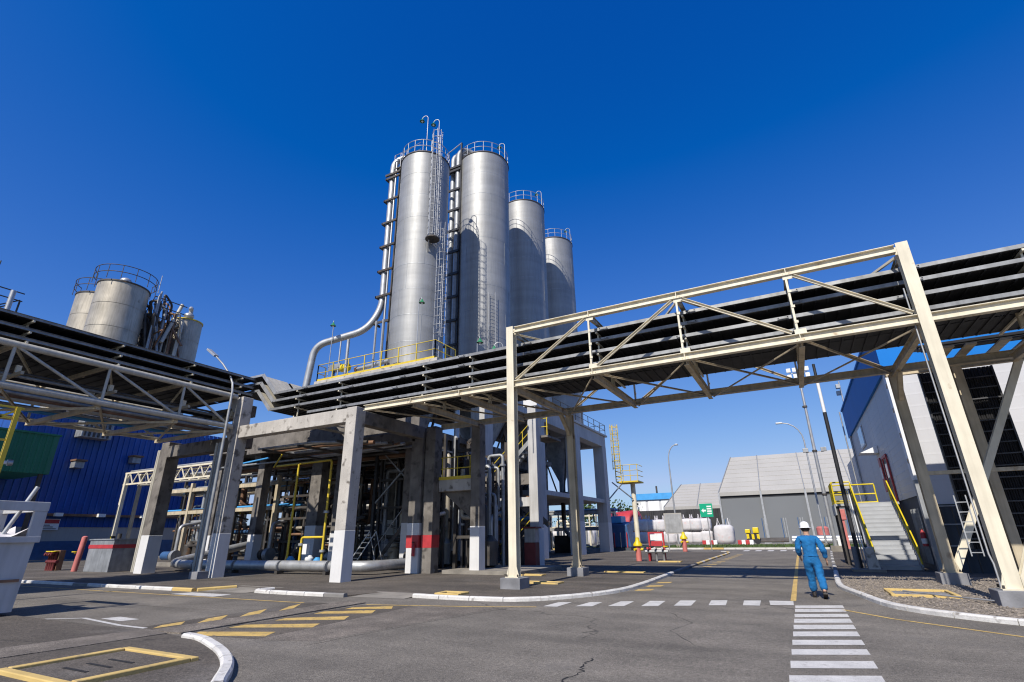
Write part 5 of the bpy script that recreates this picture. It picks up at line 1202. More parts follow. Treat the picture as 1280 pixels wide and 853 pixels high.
for k in range(4): MB().box(CX - .075, CX - .052, CY + .1, CY + .2, 4.3 + 1.1 * k, 4.5 + 1.1 * k).build('corner_vent', 'dark_steel', rb)
MB().box(CX + .05, 22, CY + .05, YE, -.01, 8.25).build('core', 'dark_wall', rb)
MB().box(CX - .12, 22, CY - .14, YE + .2, 8.3, 10.4).build('parapet', 'blue_trim', rb)
MB().box(CX - .2, 22.2, CY - .22, YE + .3, 10.4, 10.52).build('coping', 'blue_trim', rb)
MB().box(CX - .08, CX + .12, CY - .1, CY + .25, PAD, 3.6).build('corner_post', 'galv_dull', rb)
w_ = MB().box(CX - .06, CX - .02, 39.4, 41.6, 6.7, 8.0).build('window', 'white_paint', rb)
for k in range(2): MB().box(CX - .075, CX - .062, 39.5 + 1.02 * k, 40.5 + 1.02 * k, 6.78, 7.92).build('pane', 'glass_window', w_)
d_ = MB().box(CX - .06, CX - .02, 33.0, 34.1, 2.95, 5.1).build('door', 'dark_steel', rb)
for y in (32.85, 34.12): MB().box(CX - .1, CX - .03, y, y + .12, 2.95, 5.2).build('door_jamb', 'red_paint', d_)
MB().box(CX - .1, CX - .03, 32.85, 34.24, 5.2, 5.35).build('door_head', 'red_paint', d_)
MB().box(CX - .08, CX - .062, 33.2, 33.8, 4.2, 4.9).build('door_glass', 'glass_window', d_)
rp_ = MB().box(CX - .1, CX - .05, 35.0, 35.7, 3.6, 5.4).build('notice_board', 'red_paint', rb)
MB().box(CX - .115, CX - .102, 35.1, 35.6, 4.3, 4.9).build('notice', 'white_paint', rp_)
aw = MB().add([(CX - .02, 35.2, 6.1), (CX - .02, 36.4, 6.1), (CX - .9, 36.4, 5.75), (CX - .9, 35.2, 5.75), (CX - .02, 35.2, 5.7), (CX - .02, 36.4, 5.7)], [(0, 3, 2, 1), (0, 4, 3), (1, 2, 5), (4, 5, 2, 3)]).build('lamp_hood', 'helmet_white', rb)
MB().tube([(CX - .1, YE - 1, .1), (CX - .1, YE - 1, 8.3)], .07, 8).build('downpipe', 'galv', rb)
MB().tube([(CX - .3, YE + .2, .1), (CX - .3, YE + .2, 10.4)], .05, 6).build('downpipe', 'galv', rb)
lb = thing('rear_annex', 'lower lilac grey annex behind the right building', 'building', (5.6, 52, 0))
hclad('y', 4.9, 47.4, 58, -.01, 7.4, -1, .3, .02).build('side_cladding', 'white_clad', lb)
MB().box(4.95, 20, 47.4, 58, -.01, 7.35).build('core', 'white_clad', lb)
# dark undercroft grille and panels
ug = thing('undercroft_grille', 'dark barred grille under the white front wall', 'grille', (5, 27.4, 0))
for k in range(22): MB().box(5.1 + .36 * k, 5.14 + .36 * k, 27.3, 27.34, PAD, 2.55).build('bar', 'dark_steel', ug)
for z in (1.0, 1.8, 2.5): MB().box(5.0, 13, 27.28, 27.36, z, z + .05).build('rail', 'galv_dull', ug)
for k in range(9): MB().box(CX - .09, CX - .05, 28.3 + .22 * k, 28.34 + .22 * k, .3, 2.5).build('bar', 'galv_dull', ug)
fe2 = thing('fire_extinguisher', 'red fire extinguisher by the corner of the right building', 'extinguisher', (4.4, 27.9, 1))
MB().lathe([(.001, 1.0), (.1, 1.0), (.1, 1.5), (.04, 1.6), (.03, 1.68)], (4.42, 28.0), 12).build('cylinder', 'red_paint', fe2)
MB().lathe([(.103, 1.1), (.103, 1.3)], (4.42, 28.0), 12).build('label_band', 'white_paint', fe2)
MB().box(4.36, 4.48, 27.95, 28.05, 1.66, 1.7).build('handle', 'black_paint', fe2)
# lit floodlights on the parapet
pl_ = thing('parapet_lamp', 'floodlight cluster on the blue parapet corner', 'lamp', (4.4, 44, 10.5))
MB().tube([(4.5, 44.5, 10.5), (4.5, 44.5, 12.2)], .05, 6).build('stem', 'galv', pl_)
for k in range(2): MB().box(4.2, 4.5, 44.0 + .5 * k, 44.35 + .5 * k, 11.6 - .4 * k, 11.9 - .4 * k).build('lamp_head', 'galv_dull', pl_, .02)

# entrance stair
es = thing('entrance_stair', 'broad grey metal stair with yellow handrails up to the right building', 'stair', (3.4, 30, 0))
SXL, SXR = 2.62, 4.2
NS = 15; SY0, SY1, SZ1 = 28.6, 32.2, 2.95
for k in range(NS):
    y = SY0 + (SY1 - SY0) * k / NS; z = PAD + (SZ1 - PAD) * (k + 1) / NS
    t = MB().box(SXL + .05, SXR - .05, y, y + .29, z - .035, z).build('tread', 'step_grey', es)
    MB().box(SXL + .05, SXR - .05, y + .005, y + .02, z - .185, z - .038).build('riser', 'step_grey', es)
for x in (SXL, SXR): MB().beam((x, SY0 - .1, PAD + .02), (x, SY1, SZ1 - .05), .05, .32).build('stringer', 'step_grey' if x > 3 else 'galv_dull', es)
MB().box(1.75, CX - .12, SY1, 34.6, SZ1 - .12, SZ1).build('landing', 'step_grey', es)
MB().box(1.72, 1.78, SY1, 34.6, SZ1 - .55, SZ1 - .02).build('landing_fascia', 'galv_dull', es)
for (x, y) in ((1.85, 32.4), (1.85, 34.4), (4.3, 34.4)): MB().box(x - .08, x + .08, y - .08, y + .08, PAD, SZ1 - .13).build('post', 'dark_steel', es)
for x in (SXL, SXR):
    for h in (.5, 1.0):
        MB().tube(rpath([(x, SY0 - .15, PAD + h - .25), (x, SY0, PAD + h), (x, SY1, SZ1 + h)], .1), .032, 8).build('handrail', 'yellow_pipe', es)
    for k in range(4):
        t = k / 3; MB().tube([(x, SY0 + (SY1 - SY0) * t, PAD + (SZ1 - PAD) * t), (x, SY0 + (SY1 - SY0) * t, PAD + 1 + (SZ1 - PAD) * t)], .028, 6).build('post', 'yellow_pipe', es)
for h in (.12, .55, 1.05):
    MB().tube([(SXL, SY1 + .05, SZ1 + h), (1.8, SY1 + .05, SZ1 + h), (1.8, 34.55, SZ1 + h), (3.9, 34.55, SZ1 + h)], .035, 8).build('landing_rail', 'yellow_pipe', es)
for (x, y) in ((1.8, SY1 + .05), (1.8, 33.4), (1.8, 34.55), (2.8, 34.55), (3.9, 34.55)): MB().tube([(x, y, SZ1), (x, y, SZ1 + 1.05)], .035, 6).build('landing_post', 'yellow_pipe', es)
for k in range(12): MB().box(1.79, 1.81, SY1 + .2 + .19 * k, SY1 + .22 + .19 * k, SZ1 + .1, SZ1 + 1.03).build('baluster', 'yellow_pipe', es)

# vertical black cable ladders at the right bridge legs
def vladder(label, x0, x1, y, z0, z1, seed):
    rnd = random.Random(seed)
    root = thing('vertical_cable_ladder', label, 'cable ladder', (x0, y, z0), 'black vertical cable ladders')
    for x in (x0, x1): MB().box(x - .03, x + .03, y - .07, y + .07, z0, z1).build('side_rail', 'black_paint', root)
    MB().box(x0 + .03, x1 - .03, y + .055, y + .065, z0, z1).build('back_plate', 'cable_black', root)
    p = MB().box(x0 + .03, x1 - .03, y - .06, y - .02, z0 + .3, z0 + .34).build('rung', 'rung_dark', root)
    z = .4
    while z < z1 - z0 - .4:
        o = p.copy(); col.objects.link(o); o.location.z = z; z += .4
    for k in range(int((x1 - x0) / .07)):
        x = x0 + .08 + .07 * k
        if x > x1 - .06: break
        MB().tube([(x + rnd.uniform(-.015, .015), y + .02 + rnd.uniform(0, .03), z0 + (z1 - z0) * i / 6) for i in range(7)], .034, 5).build('cable', 'cable_black', root)
    return root
vladder('black vertical cable ladder between the two right bridge columns', 5.1, 5.78, 24.2, 1.0, 7.3, 1)
vladder('wide black vertical cable ladder at the far right', 6.35, 7.3, 24.3, .6, 7.3, 2)
jb = thing('junction_tray', 'stepped black cable junction under the bridge at the far right', 'cable tray', (6, 22, 7))
for k in range(4):
    MB().box(5.0, 8.2 + .25 * k, 21.6 + .5 * k, 22.0 + .5 * k, 7.5 + .16 * k, 7.56 + .16 * k).build('tray', 'tray_dark', jb)
    for j in range(5): MB().tube([(5.0, 21.65 + .5 * k + .07 * j, 7.62 + .16 * k), (8.3 + .2 * k, 21.65 + .5 * k + .07 * j, 7.62 + .16 * k)], .03, 5).build('cable', 'cable_black', jb)
for x in (5.4, 6.0, 6.9, 7.6): MB().box(x, x + .3, 21.4, 23.6, 7.42, 7.48).build('bracket', 'cream_old_shaded', jb)
sml = thing('thin_ladder', 'thin pale ladder hanging beside the tall right column', 'ladder', (4.2, 20.5, .8))
for s in (0, .28): MB().beam((4.25 + s, 20.5, .9), (4.25 + s, 20.5, 2.6), .03).build('stile', 'galv', sml)
for k in range(6): MB().beam((4.25, 20.5, 1.0 + .28 * k), (4.53, 20.5, 1.0 + .28 * k), .025).build('rung', 'galv', sml)

# poles near the stair and beyond
bp2 = thing('black_pole', 'tall black pole with a white upper length beside the entrance stair', 'pole', (1.97, 28, 0))
MB().tube([(1.97, 28, .1), (1.97, 28, 6.9)], .085, 10).build('lower_pole', 'black_paint', bp2)
MB().tube([(1.97, 28, 6.9), (1.97, 28, 8.4)], .075, 10).build('upper_pole', 'white_paint', bp2)
MB().tube([(1.97, 28, 8.4), (1.97, 28, 9.3)], .065, 10).build('tip', 'black_paint', bp2)
for k, dx in enumerate((.16, .26, .34)): MB().tube([(1.97 + dx, 27.95, .1), (1.97 + dx * .7, 27.95, 3.4)], .03, 6).build('conduit', ('galv', 'white_paint', 'black_paint')[k], bp2)
MB().tube([(1.85, 27.9, .1), (1.85, 27.9, 1.0)], .1, 8).build('sleeve', 'pedestal', bp2)
cs = thing('concrete_stub', 'short tilted concrete block at the foot of the black pole', 'block', (2.4, 27.6, 0))
MB().add([(2.18, 27.3, PAD), (2.62, 27.3, PAD), (2.62, 27.75, PAD), (2.18, 27.75, PAD), (2.2, 27.3, .95), (2.5, 27.3, 1.0), (2.5, 27.75, 1.0), (2.2, 27.75, .95)], [(0, 3, 2, 1), (4, 5, 6, 7), (0, 1, 5, 4), (1, 2, 6, 5), (2, 3, 7, 6), (3, 0, 4, 7)]).build('block', 'concrete', cs, .02)
MB().box(1.6, 2.75, 27.0, 28.4, PAD, PAD + .1).build('slab', 'gutter_concrete', cs)
fp = thing('floodlight_pole', 'tall grey floodlight mast beyond the worker', 'pole', (2.3, 53, 0))
MB().tube([(2.3, 53, 0), (2.3, 53, 8), (2.35, 53, 15.6)], [.17, .14, .09], 12).build('mast', 'galv', fp)
for z in (4.5, 8.2, 12.2): MB().lathe([(.2, z), (.2, z + .16)], (2.3, 53), 12).build('collar', 'dark_steel', fp)
for z in (8.2,):
    MB().beam((1.6, 53, z), (3.0, 53, z), .06).build('crossarm', 'galv', fp)
    for x in (1.6, 3.0): MB().box(x - .22, x + .22, 52.8, 53.05, z, z + .35).build('lamp_head', 'galv_dull', fp, .02)
MB().beam((1.6, 53, 15.5), (3.1, 53, 15.5), .07).build('crossarm', 'galv', fp)
for x in (1.6, 2.1, 2.6, 3.1):
    for z in (15.0, 15.6): MB().box(x - .18, x + .18, 52.75, 53.0, z, z + .38).build('lamp_head', 'white_paint', fp, .02)
MB().box(1.9, 2.7, 52.6, 53.4, -.02, .5).build('base', 'gutter_concrete', fp)
MB().box(2.5, 2.9, 52.7, 52.95, .5, 1.2).build('control_box', 'white_paint', fp)
def streetlamp(label, x, y, h, sx, m='galv'):
    root = thing('street_lamp', label, 'lamp', (x, y, 0), 'far street lamps')
    pts = [(x, y, 0), (x, y, h * .5), (x, y, h * .82)] + [(x + sx * 2.2 * (1 - math.cos(t)), y, h * .82 + (h * .16) * math.sin(t)) for t in (.3, .6, .9, 1.2, 1.5)]
    MB().tube(pts, [.11, .09, .075] + [.06] * 5, 10).build('pole', m, root)
    e = pts[-1]
    MB().box(min(e[0], e[0] + sx * .8), max(e[0], e[0] + sx * .8), y - .16, y + .16, e[2] - .06, e[2] + .1).build('lamp_head', 'galv', root, .03)
    MB().box(x - .25, x + .25, y - .25, y + .25, -.02, .5).build('base', 'gutter_concrete', root)
    return root
streetlamp('curved street lamp standing near the lone hydrant', -12.3, 62.5, 11.6, .45)
streetlamp('curved street lamp arching left in front of the big tent', 2.0, 64, 13.2, -.85)

# ================================================================== TENTS AND YARD BEYOND
def tent(label, x0, x1, y0, dep, zb, ze, zr, bays, wall, roof, inset=1.6, open_wall=False):
    root = thing('storage_tent', label, 'tent', (x0, y0, 0), 'storage tents')
    yr = y0 + dep / 2; bw = (x1 - x0) / bays
    for k in range(bays):
        a, b = x0 + bw * k, x0 + bw * (k + 1)
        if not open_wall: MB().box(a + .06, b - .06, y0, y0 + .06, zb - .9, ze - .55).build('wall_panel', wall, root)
        al = a + (inset if k == 0 else 0)
        MB().add([(a + .04, y0 - .25, ze), (b - .04, y0 - .25, ze), (b - .04, yr, zr), (al + .04, yr, zr), (a + .04, y0 - .25, ze - .06), (b - .04, y0 - .25, ze - .06), (b - .04, yr, zr - .06), (al + .04, yr, zr - .06)],
                 [(0, 1, 2, 3), (7, 6, 5, 4), (0, 4, 5, 1), (1, 5, 6, 2), (3, 7, 4, 0)]).build('roof_panel', roof, root)
        MB().box(a + .04, b - .04, y0 - .3, y0 - .2, ze - .6, ze).build('valance', roof, root)
        MB().add([(al, yr, zr), (b, yr, zr), (b, y0 + dep, ze), (a, y0 + dep, ze)], [(0, 1, 2, 3)]).build('rear_roof_panel', roof, root)
        for q_ in range(1, 8):
            t_ = q_ / 8; yq, zq = y0 - .25 + (yr - y0 + .25) * t_, ze + (zr - ze) * t_
            MB().beam((a + (al - a) * t_ + .1, yq, zq + .02), (b - .1, yq, zq + .02), .06, .05).build('roof_batten', roof, root)
        if not open_wall: MB().box(a + .06, b - .06, y0 - .02, y0 + .04, ze - 1.0, ze - .56).build('eave_shade_strip', 'black_sheet', root)  # black strip drawn in as the shadow line below the eave
        MB().beam((al if k == 0 else a, yr, zr + .05), (a, y0 - .3, ze + .05), .14).build('roof_seam', 'galv_dull', root)
    for k in range(bays + 1):
        x = x0 + bw * k; MB().box(x - .14, x + .14, y0 - .4, y0 - .12, zb - .9, ze).build('post', 'galv', root)
    MB().add([(x0, y0, zb - .9), (x0, y0, ze), (x0 + inset, yr, zr), (x0, y0 + dep, ze), (x0, y0 + dep, zb - .9)], [(0, 1, 2, 3, 4)]).build('gable', roof, root)
    MB().add([(x1, y0, zb - .9), (x1, y0, ze), (x1, yr, zr), (x1, y0 + dep, ze), (x1, y0 + dep, zb - .9)], [(4, 3, 2, 1, 0)]).build('gable', roof, root)
    return root
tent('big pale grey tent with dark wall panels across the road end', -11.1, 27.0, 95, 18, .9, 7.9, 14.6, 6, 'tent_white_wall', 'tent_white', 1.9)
tent('smaller pale grey tent half hidden behind the black screen', -24, -11, 112, 16, .9, 6.7, 11.6, 2, 'black_sheet', 'tent_white', 2.5, True)
bs = thing('black_screen', 'black corrugated screen left of the big tent', 'fence', (-20, 100, 0))
for k in range(7): corrugated(100, -27.5 + 2.4 * k, -25.1 + 2.4 * k, .8, 5.6, .4, .1, 'x', -1).build('panel', 'black_sheet', bs)
MB().box(-27.5, -10.9, 99.6, 100, .0, .9).build('base', 'dark_wall', bs)
wbld = thing('white_blue_building', 'small white building with blue roof edge behind the black screen', 'building', (-30, 118, 0))
MB().box(-32, -20.5, 118, 126, 0, 9.0).build('wall', 'white_clad', wbld)
for k in range(3): MB().box(-31.6 + 2.9 * k, -29.2 + 2.9 * k, 117.9, 117.98, 4.2, 8.3).build('panel', 'white_paint', wbld)
MB().box(-32.4, -20.2, 117.6, 126.3, 8.6, 9.9).build('roof_edge', 'light_blue', wbld)
MB().tube([(-27, 120, 9.9), (-27, 120, 11.6)], .2, 8).build('flue', 'dark_steel', wbld)
# bulk bags
def bag(x, y, z, s, lab):
    root = thing('bulk_bag', lab, 'bag', (x, y, z), 'white bulk bags behind the verge')
    g = MB(); N_ = 16; prof = [(.05, 0), (.62, .02), (.69, .3), (.69, 1.0), (.65, 1.22), (.5, 1.3), (.12, 1.34), (.01, 1.34)]
    rb_ = random.Random(int(x * 91 + z * 17))
    for r_, h_ in prof:
        for k_ in range(N_):
            a_ = 2 * math.pi * k_ / N_; q_ = (abs(math.cos(a_)) ** 5 + abs(math.sin(a_)) ** 5) ** -.2
            rr2 = r_ * s * q_ * rb_.uniform(.96, 1.04); g.v.append((x + rr2 * math.cos(a_), y + rr2 * math.sin(a_), z + h_ * s * rb_.uniform(.98, 1.02)))
    for i_ in range(len(prof) - 1):
        for k_ in range(N_): g.f.append((i_ * N_ + k_, i_ * N_ + (k_ + 1) % N_, (i_ + 1) * N_ + (k_ + 1) % N_, (i_ + 1) * N_ + k_)); g.smooth.append(True)
    g.build('sack', 'bag_white', root)
    for a in (.8, 2.4, 4.0, 5.6): MB().tube([(x + .6 * s * math.cos(a), y + .6 * s * math.sin(a), z + 1.2 * s), (x + .5 * s * math.cos(a), y + .5 * s * math.sin(a), z + 1.8 * s), (x + .55 * s * math.cos(a + .5), y + .55 * s * math.sin(a + .5), z + 1.2 * s)], .03, 5).build('loop', 'cloth', root)
ordn = ('first', 'second', 'third', 'fourth', 'fifth', 'sixth', 'seventh', 'eighth', 'ninth', 'tenth')
for k in range(9):
    for j in range(2):
        bag(-20.6 + 1.18 * k + random.uniform(-.06, .06), 76 + random.uniform(-.3, .3), .35 + 1.6 * j, random.uniform(1.08, 1.18), '%s white bulk bag of the stacked row, %s from the left' % (('lower', 'upper')[j], ordn[k]))
bag(-8.9, 75.5, .25, 1.75, 'single big white bag right of the green sign')
for k in range(8): bag(-35.5 + 1.35 * k, 71.5, .22, 1.55, 'white bag between the far table legs, %s from the left' % ('first', 'second', 'third', 'fourth', 'fifth', 'sixth', 'seventh', 'eighth')[k])
for k, (x, lab) in enumerate(((-11.4, 'red and white barrier left of the single big bag'), (-7.2, 'red and white barrier right of the single big bag'))):
    root = thing('road_barrier', lab, 'barrier', (x, 73, 0), 'striped barriers')
    for j in range(4): MB().box(x + .45 * j, x + .45 * j + .44, 73, 73.4, .2, .75).build('block', 'red_paint' if j % 2 == 0 else 'white_paint', root, .03)
yk = thing('yellow_machine', 'yellow black small machine left of the tent corner', 'machine', (-5.6, 76, 0))
MB().box(-6.3, -4.9, 75.6, 76.6, .6, 1.5).build('body', 'black_paint', yk, .05); MB().box(-6.4, -5.8, 75.5, 76.7, 1.5, 2.0).build('hood', 'yellow_pipe', yk, .08); MB().box(-5.5, -4.8, 75.5, 76.5, 1.5, 2.2).build('hood', 'yellow_pipe', yk, .08)
for x in (-6.1, -5.1): MB().tube([(x, 75.5, .55), (x, 75.8, .55)], .35, 12).build('wheel', 'black_paint', yk)
for j in range(3): MB().box(-6.3 + .6 * j, -6.0 + .6 * j, 75.58, 75.6, .8, 1.4).build('hazard_patch', 'yellow_pipe', yk)
# green sign and notice board
gs = thing('green_sign', 'green sign with white arrow on a thin post', 'sign', (-7.95, 56, 0))
MB().tube([(-7.95, 56, 0), (-7.95, 56, 4.3)], .05, 8).build('post', 'galv', gs)
pn = MB().box(-8.55, -7.35, 55.9, 55.94, 3.1, 4.35).build('panel', 'green_sign', gs)
MB().add([(-8.42, 55.89, 3.7), (-8.2, 55.89, 3.5), (-8.2, 55.89, 3.62), (-7.98, 55.89, 3.62), (-7.98, 55.89, 3.78), (-8.2, 55.89, 3.78), (-8.2, 55.89, 3.9)], [(0, 1, 2, 3, 4, 5, 6)]).build('arrow', 'white_paint', pn)
for k in range(4): MB().box(-7.88, -7.45, 55.885, 55.895, 3.35 + .22 * k, 3.48 + .22 * k).build('pictogram_row', 'white_paint', pn)
nb = thing('notice_board', 'pale grey notice board on legs beside the far lamp', 'sign', (-11.4, 57, 0))
MB().box(-12.4, -10.6, 57, 57.1, 1.6, 3.6).build('board', 'tent_white', nb)
MB().box(-12.3, -10.7, 56.98, 56.998, 1.7, 3.5).build('sheet', 'galv', nb)
for x in (-12.2, -10.8): MB().tube([(x, 57.15, 0), (x, 57.15, 3.6)], .05, 8).build('leg', 'galv', nb)
# pipe stacks and blue posts before the big tent
ps = thing('pipe_stack', 'stack of silver pipes lying before the big tent', 'pipes', (2, 78, 0))
for k in range(4): MB().tube([(-1.2, 77 + .6 * k, .55 + .3 * (k % 2)), (6.2, 77 + .6 * k, .55 + .3 * (k % 2))], .32, 10).build('pipe', 'galv', ps)
ps2 = thing('pipe_stack', 'low dark bundle of bars left of the silver pipes', 'pipes', (-4, 78, 0))
for k in range(5): MB().tube([(-5.6, 77 + .3 * k, .5 + .08 * k), (-1.6, 77 + .3 * k, .5 + .08 * k)], .12, 7).build('bar', 'dark_steel', ps2)
for k, x in enumerate((-9.3, -4.6, -2.2, -.2, 2.9, 5.4, 8.3, 9.4)):
    root = thing('rack_post', 'pale blue storage post before the big tent, %s from the left' % ('first', 'second', 'third', 'fourth', 'fifth', 'sixth', 'seventh', 'eighth')[k], 'post', (x, 82, 0), 'pale blue storage posts')
    for j in range(3): MB().box(x + .28 * j, x + .28 * j + .1, 82, 82.1, .2, 3.4).build('bar', 'galv_dull' if j else 'blue_paint', root)
    MB().box(x - .1, x + .8, 81.9, 82.2, .15, .3).build('foot', 'galv', root)
ob = thing('orange_drum', 'orange drum among the stores before the big tent', 'drum', (2.4, 80, 0))
MB().lathe([(.001, 1.0), (.7, 1.0), (.7, 2.0), (.5, 2.2), (.001, 2.2)], (2.4, 80), 16).build('drum', 'pink_red', ob); MB().box(1.8, 3.0, 79.5, 80.5, .2, 1.0).build('pallet', 'rust_pipe', ob)
op = thing('orange_post', 'orange red post with a round top left of the stair', 'post', (4.0, 60, 0))
MB().box(3.4, 3.8, 60.4, 60.8, -.01, 2.6).build('post', 'pink_red', op); MB().box(3.2, 4.0, 60.3, 60.9, 2.6, 3.6).build('head', 'pink_red', op, .06)
# red dome tank, blue pump house, white fence, process columns right of the silo table
rd = thing('red_tank', 'red domed tank behind the blue unit', 'tank', (-24.6, 82, 0))
MB().tube([(-26.6, 82, 2.6), (-22.0, 82, 3.0)], 2.1, 28).build('shell', 'red_paint', rd); MB().ball((-22.0, 82, 3.0), 2.1, .45, 1, 1, 20, 12).build('dome', 'red_paint', rd)
for x in (-26, -22.8): MB().box(x - .2, x + .2, 80.6, 83.4, 0, 1.4).build('saddle', 'dark_steel', rd)
bu = thing('blue_unit', 'blue tarpaulin covered unit right of the table legs', 'unit', (-18, 58, 0))
MB().add([(-19.6, 57.5, .3), (-16.2, 57.5, .3), (-16.2, 60, .3), (-19.6, 60, .3), (-19.4, 57.6, 2.9), (-16.6, 57.6, 2.6), (-16.8, 59.9, 2.9), (-19.4, 59.9, 3.2)], [(0, 3, 2, 1), (4, 5, 6, 7), (0, 1, 5, 4), (1, 2, 6, 5), (2, 3, 7, 6), (3, 0, 4, 7)]).build('cover', 'blue_paint', bu, .1)
MB().box(-18.4, -17.2, 57.8, 59.6, 2.8, 3.5).build('top_box', 'light_blue', bu, .04)
for k in range(5): MB().tube([(-19.4 + .7 * k, 57.4, .1), (-19.4 + .7 * k, 57.4, 1.8)], .06, 6).build('pipe', ('red_paint', 'galv')[k % 2], bu)
MB().box(-19.6, -16.2, 57.2, 60, 0, .3).build('plinth', 'dark_wall', bu)
yt = thing('yellow_ladder_tower', 'yellow caged ladder tower with platform at the table end', 'tower', (-16.2, 57, 0))
MB().tube([(-15.6, 58.0, 0), (-15.6, 58.0, 6.9)], .26, 14).build('column', 'cream', yt)
MB().box(-17.0, -14.6, 56.6, 58.9, 6.9, 7.05).build('platform', 'yellow_rail', yt)
for h in (.55, 1.1, 1.7):
    MB().tube([(-17.0, 58.9, 7.05 + h), (-17.0, 56.6, 7.05 + h), (-14.6, 56.6, 7.05 + h), (-14.6, 58.9, 7.05 + h)], .035, 6).build('handrail', 'yellow_rail', yt)
for x in (-17.0, -16.2, -15.4, -14.6): MB().tube([(x, 56.6, 7.05), (x, 56.6, 8.75)], .035, 6).build('post', 'yellow_rail', yt)
for x in (-16.9, -16.3):
    MB().beam((x, 56.2, 7.0), (x, 56.2, 13.2), .07).build('stile', 'yellow_rail', yt)
for k in range(20): MB().tube([(-16.9, 56.2, 7.2 + .3 * k), (-16.3, 56.2, 7.2 + .3 * k)], .025, 5).build('rung', 'yellow_rail', yt)
for k in range(7): MB().ring((-16.6, 55.9), .45, 8.4 + .75 * k, .025, 12).build('hoop', 'yellow_rail', yt)
for a in range(5): MB().tube([(-16.6 + .45 * math.cos(3.3 + a * .7), 55.9 + .45 * math.sin(3.3 + a * .7), 8.2), (-16.6 + .45 * math.cos(3.3 + a * .7), 55.9 + .45 * math.sin(3.3 + a * .7), 13.2)], .02, 5).build('cage_bar', 'yellow_rail', yt)
MB().beam((-15.6, 57.6, 5.2), (-17.2, 55.6, 6.9), .1).build('bracket', 'galv_dull', yt)
MB().beam((-17.3, 54.2, 5.0), (-16.4, 56.8, 6.85), .1).build('bracket', 'galv_dull', yt)
pw = thing('white_pipe_cluster', 'cluster of cream pipes and bends right of the table legs', 'pipework', (-20, 66, 0))
rr_ = random.Random(4)
for k in range(12):
    x = -31 + .9 * k; h = rr_.uniform(2.4, 5.0)
    MB().tube(rpath([(x, 66, .1), (x, 66, h), (x + rr_.uniform(.6, 1.6), 66.3, h), (x + 1.2, 66.3, .6)], .3, 5), rr_.uniform(.08, .16), 8).build('pipe', rr_.choice(['cream', 'cream_old_shaded', 'cream', 'galv_dull', 'galv']), pw)
for z in (2.6, 3.9): MB().beam((-31.5, 66.1, z), (-20, 66.1, z), .14).build('rail', 'cream', pw)

# trees and greenery behind
def tree(label, x, y, h, r, seed, m='leaf', n=900):
    rnd = random.Random(seed)
    root = thing('leafy_tree', label, 'tree', (x, y, 0), 'trees beyond the plant')
    th = h * .45
    g = MB().tube([(x, y, -.2), (x + .1, y, th * .5), (x - .1, y + .1, th), (x, y, h * .75)], [h * .035, h * .028, h * .02, h * .008], 8)
    for k in range(6):
        a = k * 1.05 + rnd.random(); z = th * (.75 + .12 * k)
        g.tube([(x, y, z), (x + r * .45 * math.cos(a), y + r * .45 * math.sin(a), z + r * .4), (x + r * .75 * math.cos(a), y + r * .75 * math.sin(a), z + r * .55)], [h * .013, h * .008, h * .003], 5)
    g.build('trunk', 'bark', root)
    g = MB(); lobes = [(x + rnd.uniform(-.55, .55) * r, y + rnd.uniform(-.55, .55) * r, h - r * rnd.uniform(.45, 1.1), r * rnd.uniform(.35, .62)) for _ in range(11)]
    for i in range(n):
        lx, ly, lz, lr = rnd.choice(lobes); v = Vector((rnd.gauss(0, 1), rnd.gauss(0, 1), rnd.gauss(0, 1))).normalized() * lr * rnd.uniform(.6, 1.05)
        c = Vector((lx, ly, lz)) + v; s = rnd.uniform(.16, .34) * r * .28
        a = Vector((rnd.gauss(0, 1), rnd.gauss(0, 1), rnd.gauss(0, 1))).normalized(); b = a.cross(Vector((rnd.gauss(0, 1), rnd.gauss(0, 1), rnd.gauss(0, 1)))).normalized()
        g.add([c + a * s, c + b * s * .7, c - a * s, c - b * s * .7], [(0, 1, 2, 3)])
    g.build('crown', m, root)
for k, (x, y, h, r, lab) in enumerate(((-62, 66, 8.5, 4, 'tree seen between the left columns behind the plant wall'), (-53, 70, 9, 4.2, 'tree behind the plant wall left of the round column'), (-45, 62, 8, 3.6, 'tree behind the plant wall right of the round column'), (-36, 68, 9, 4.2, 'tree behind the dark stair'),
        (-49, 100, 8, 4, 'far tree right of the table legs, leftmost'), (-41, 110, 9.5, 4.5, 'far tree right of the table legs, second'), (-34, 120, 9, 4.5, 'far tree beside the small white building'), (-38, 95, 6, 3.4, 'low far tree beside the red tank'))):
    tree(lab, x, y, h, r, 20 + k, 'leaf' if k % 2 else 'leaf_dark')

# ================================================================== WORKER
def skinned(name, m, nodes, edges, parent, root=0, sub=2):
    me = bpy.data.meshes.new(name); me.from_pydata([n[:3] for n in nodes], edges, []); me.update(); me.materials.append(M[m])
    o = bpy.data.objects.new(name, me); col.objects.link(o); o.parent = parent
    md = o.modifiers.new('skin', 'SKIN'); md.use_smooth_shade = True; md.branch_smoothing = .4
    sv = me.skin_vertices[0].data if len(me.skin_vertices) else None
    if sv is None:
        bpy.context.view_layer.objects.active = o; sv = me.skin_vertices[0].data
    for i, n in enumerate(nodes):
        r = n[3]; sv[i].radius = r if isinstance(r, tuple) else (r, r); sv[i].use_root = (i == root)
    sm = o.modifiers.new('sub', 'SUBSURF'); sm.levels = sub; sm.render_levels = sub
    return o
wk_ = thing('person', 'worker in blue overalls and white helmet walking away on the road', 'person', (0.1, 16.95, 0))
wk_.rotation_euler.z = rad(4)
RE, RW = (.3, -.08, 1.16), (.34, .05, .91)
LE, LW = (-.27, .0, 1.15), (-.24, .2, .98)
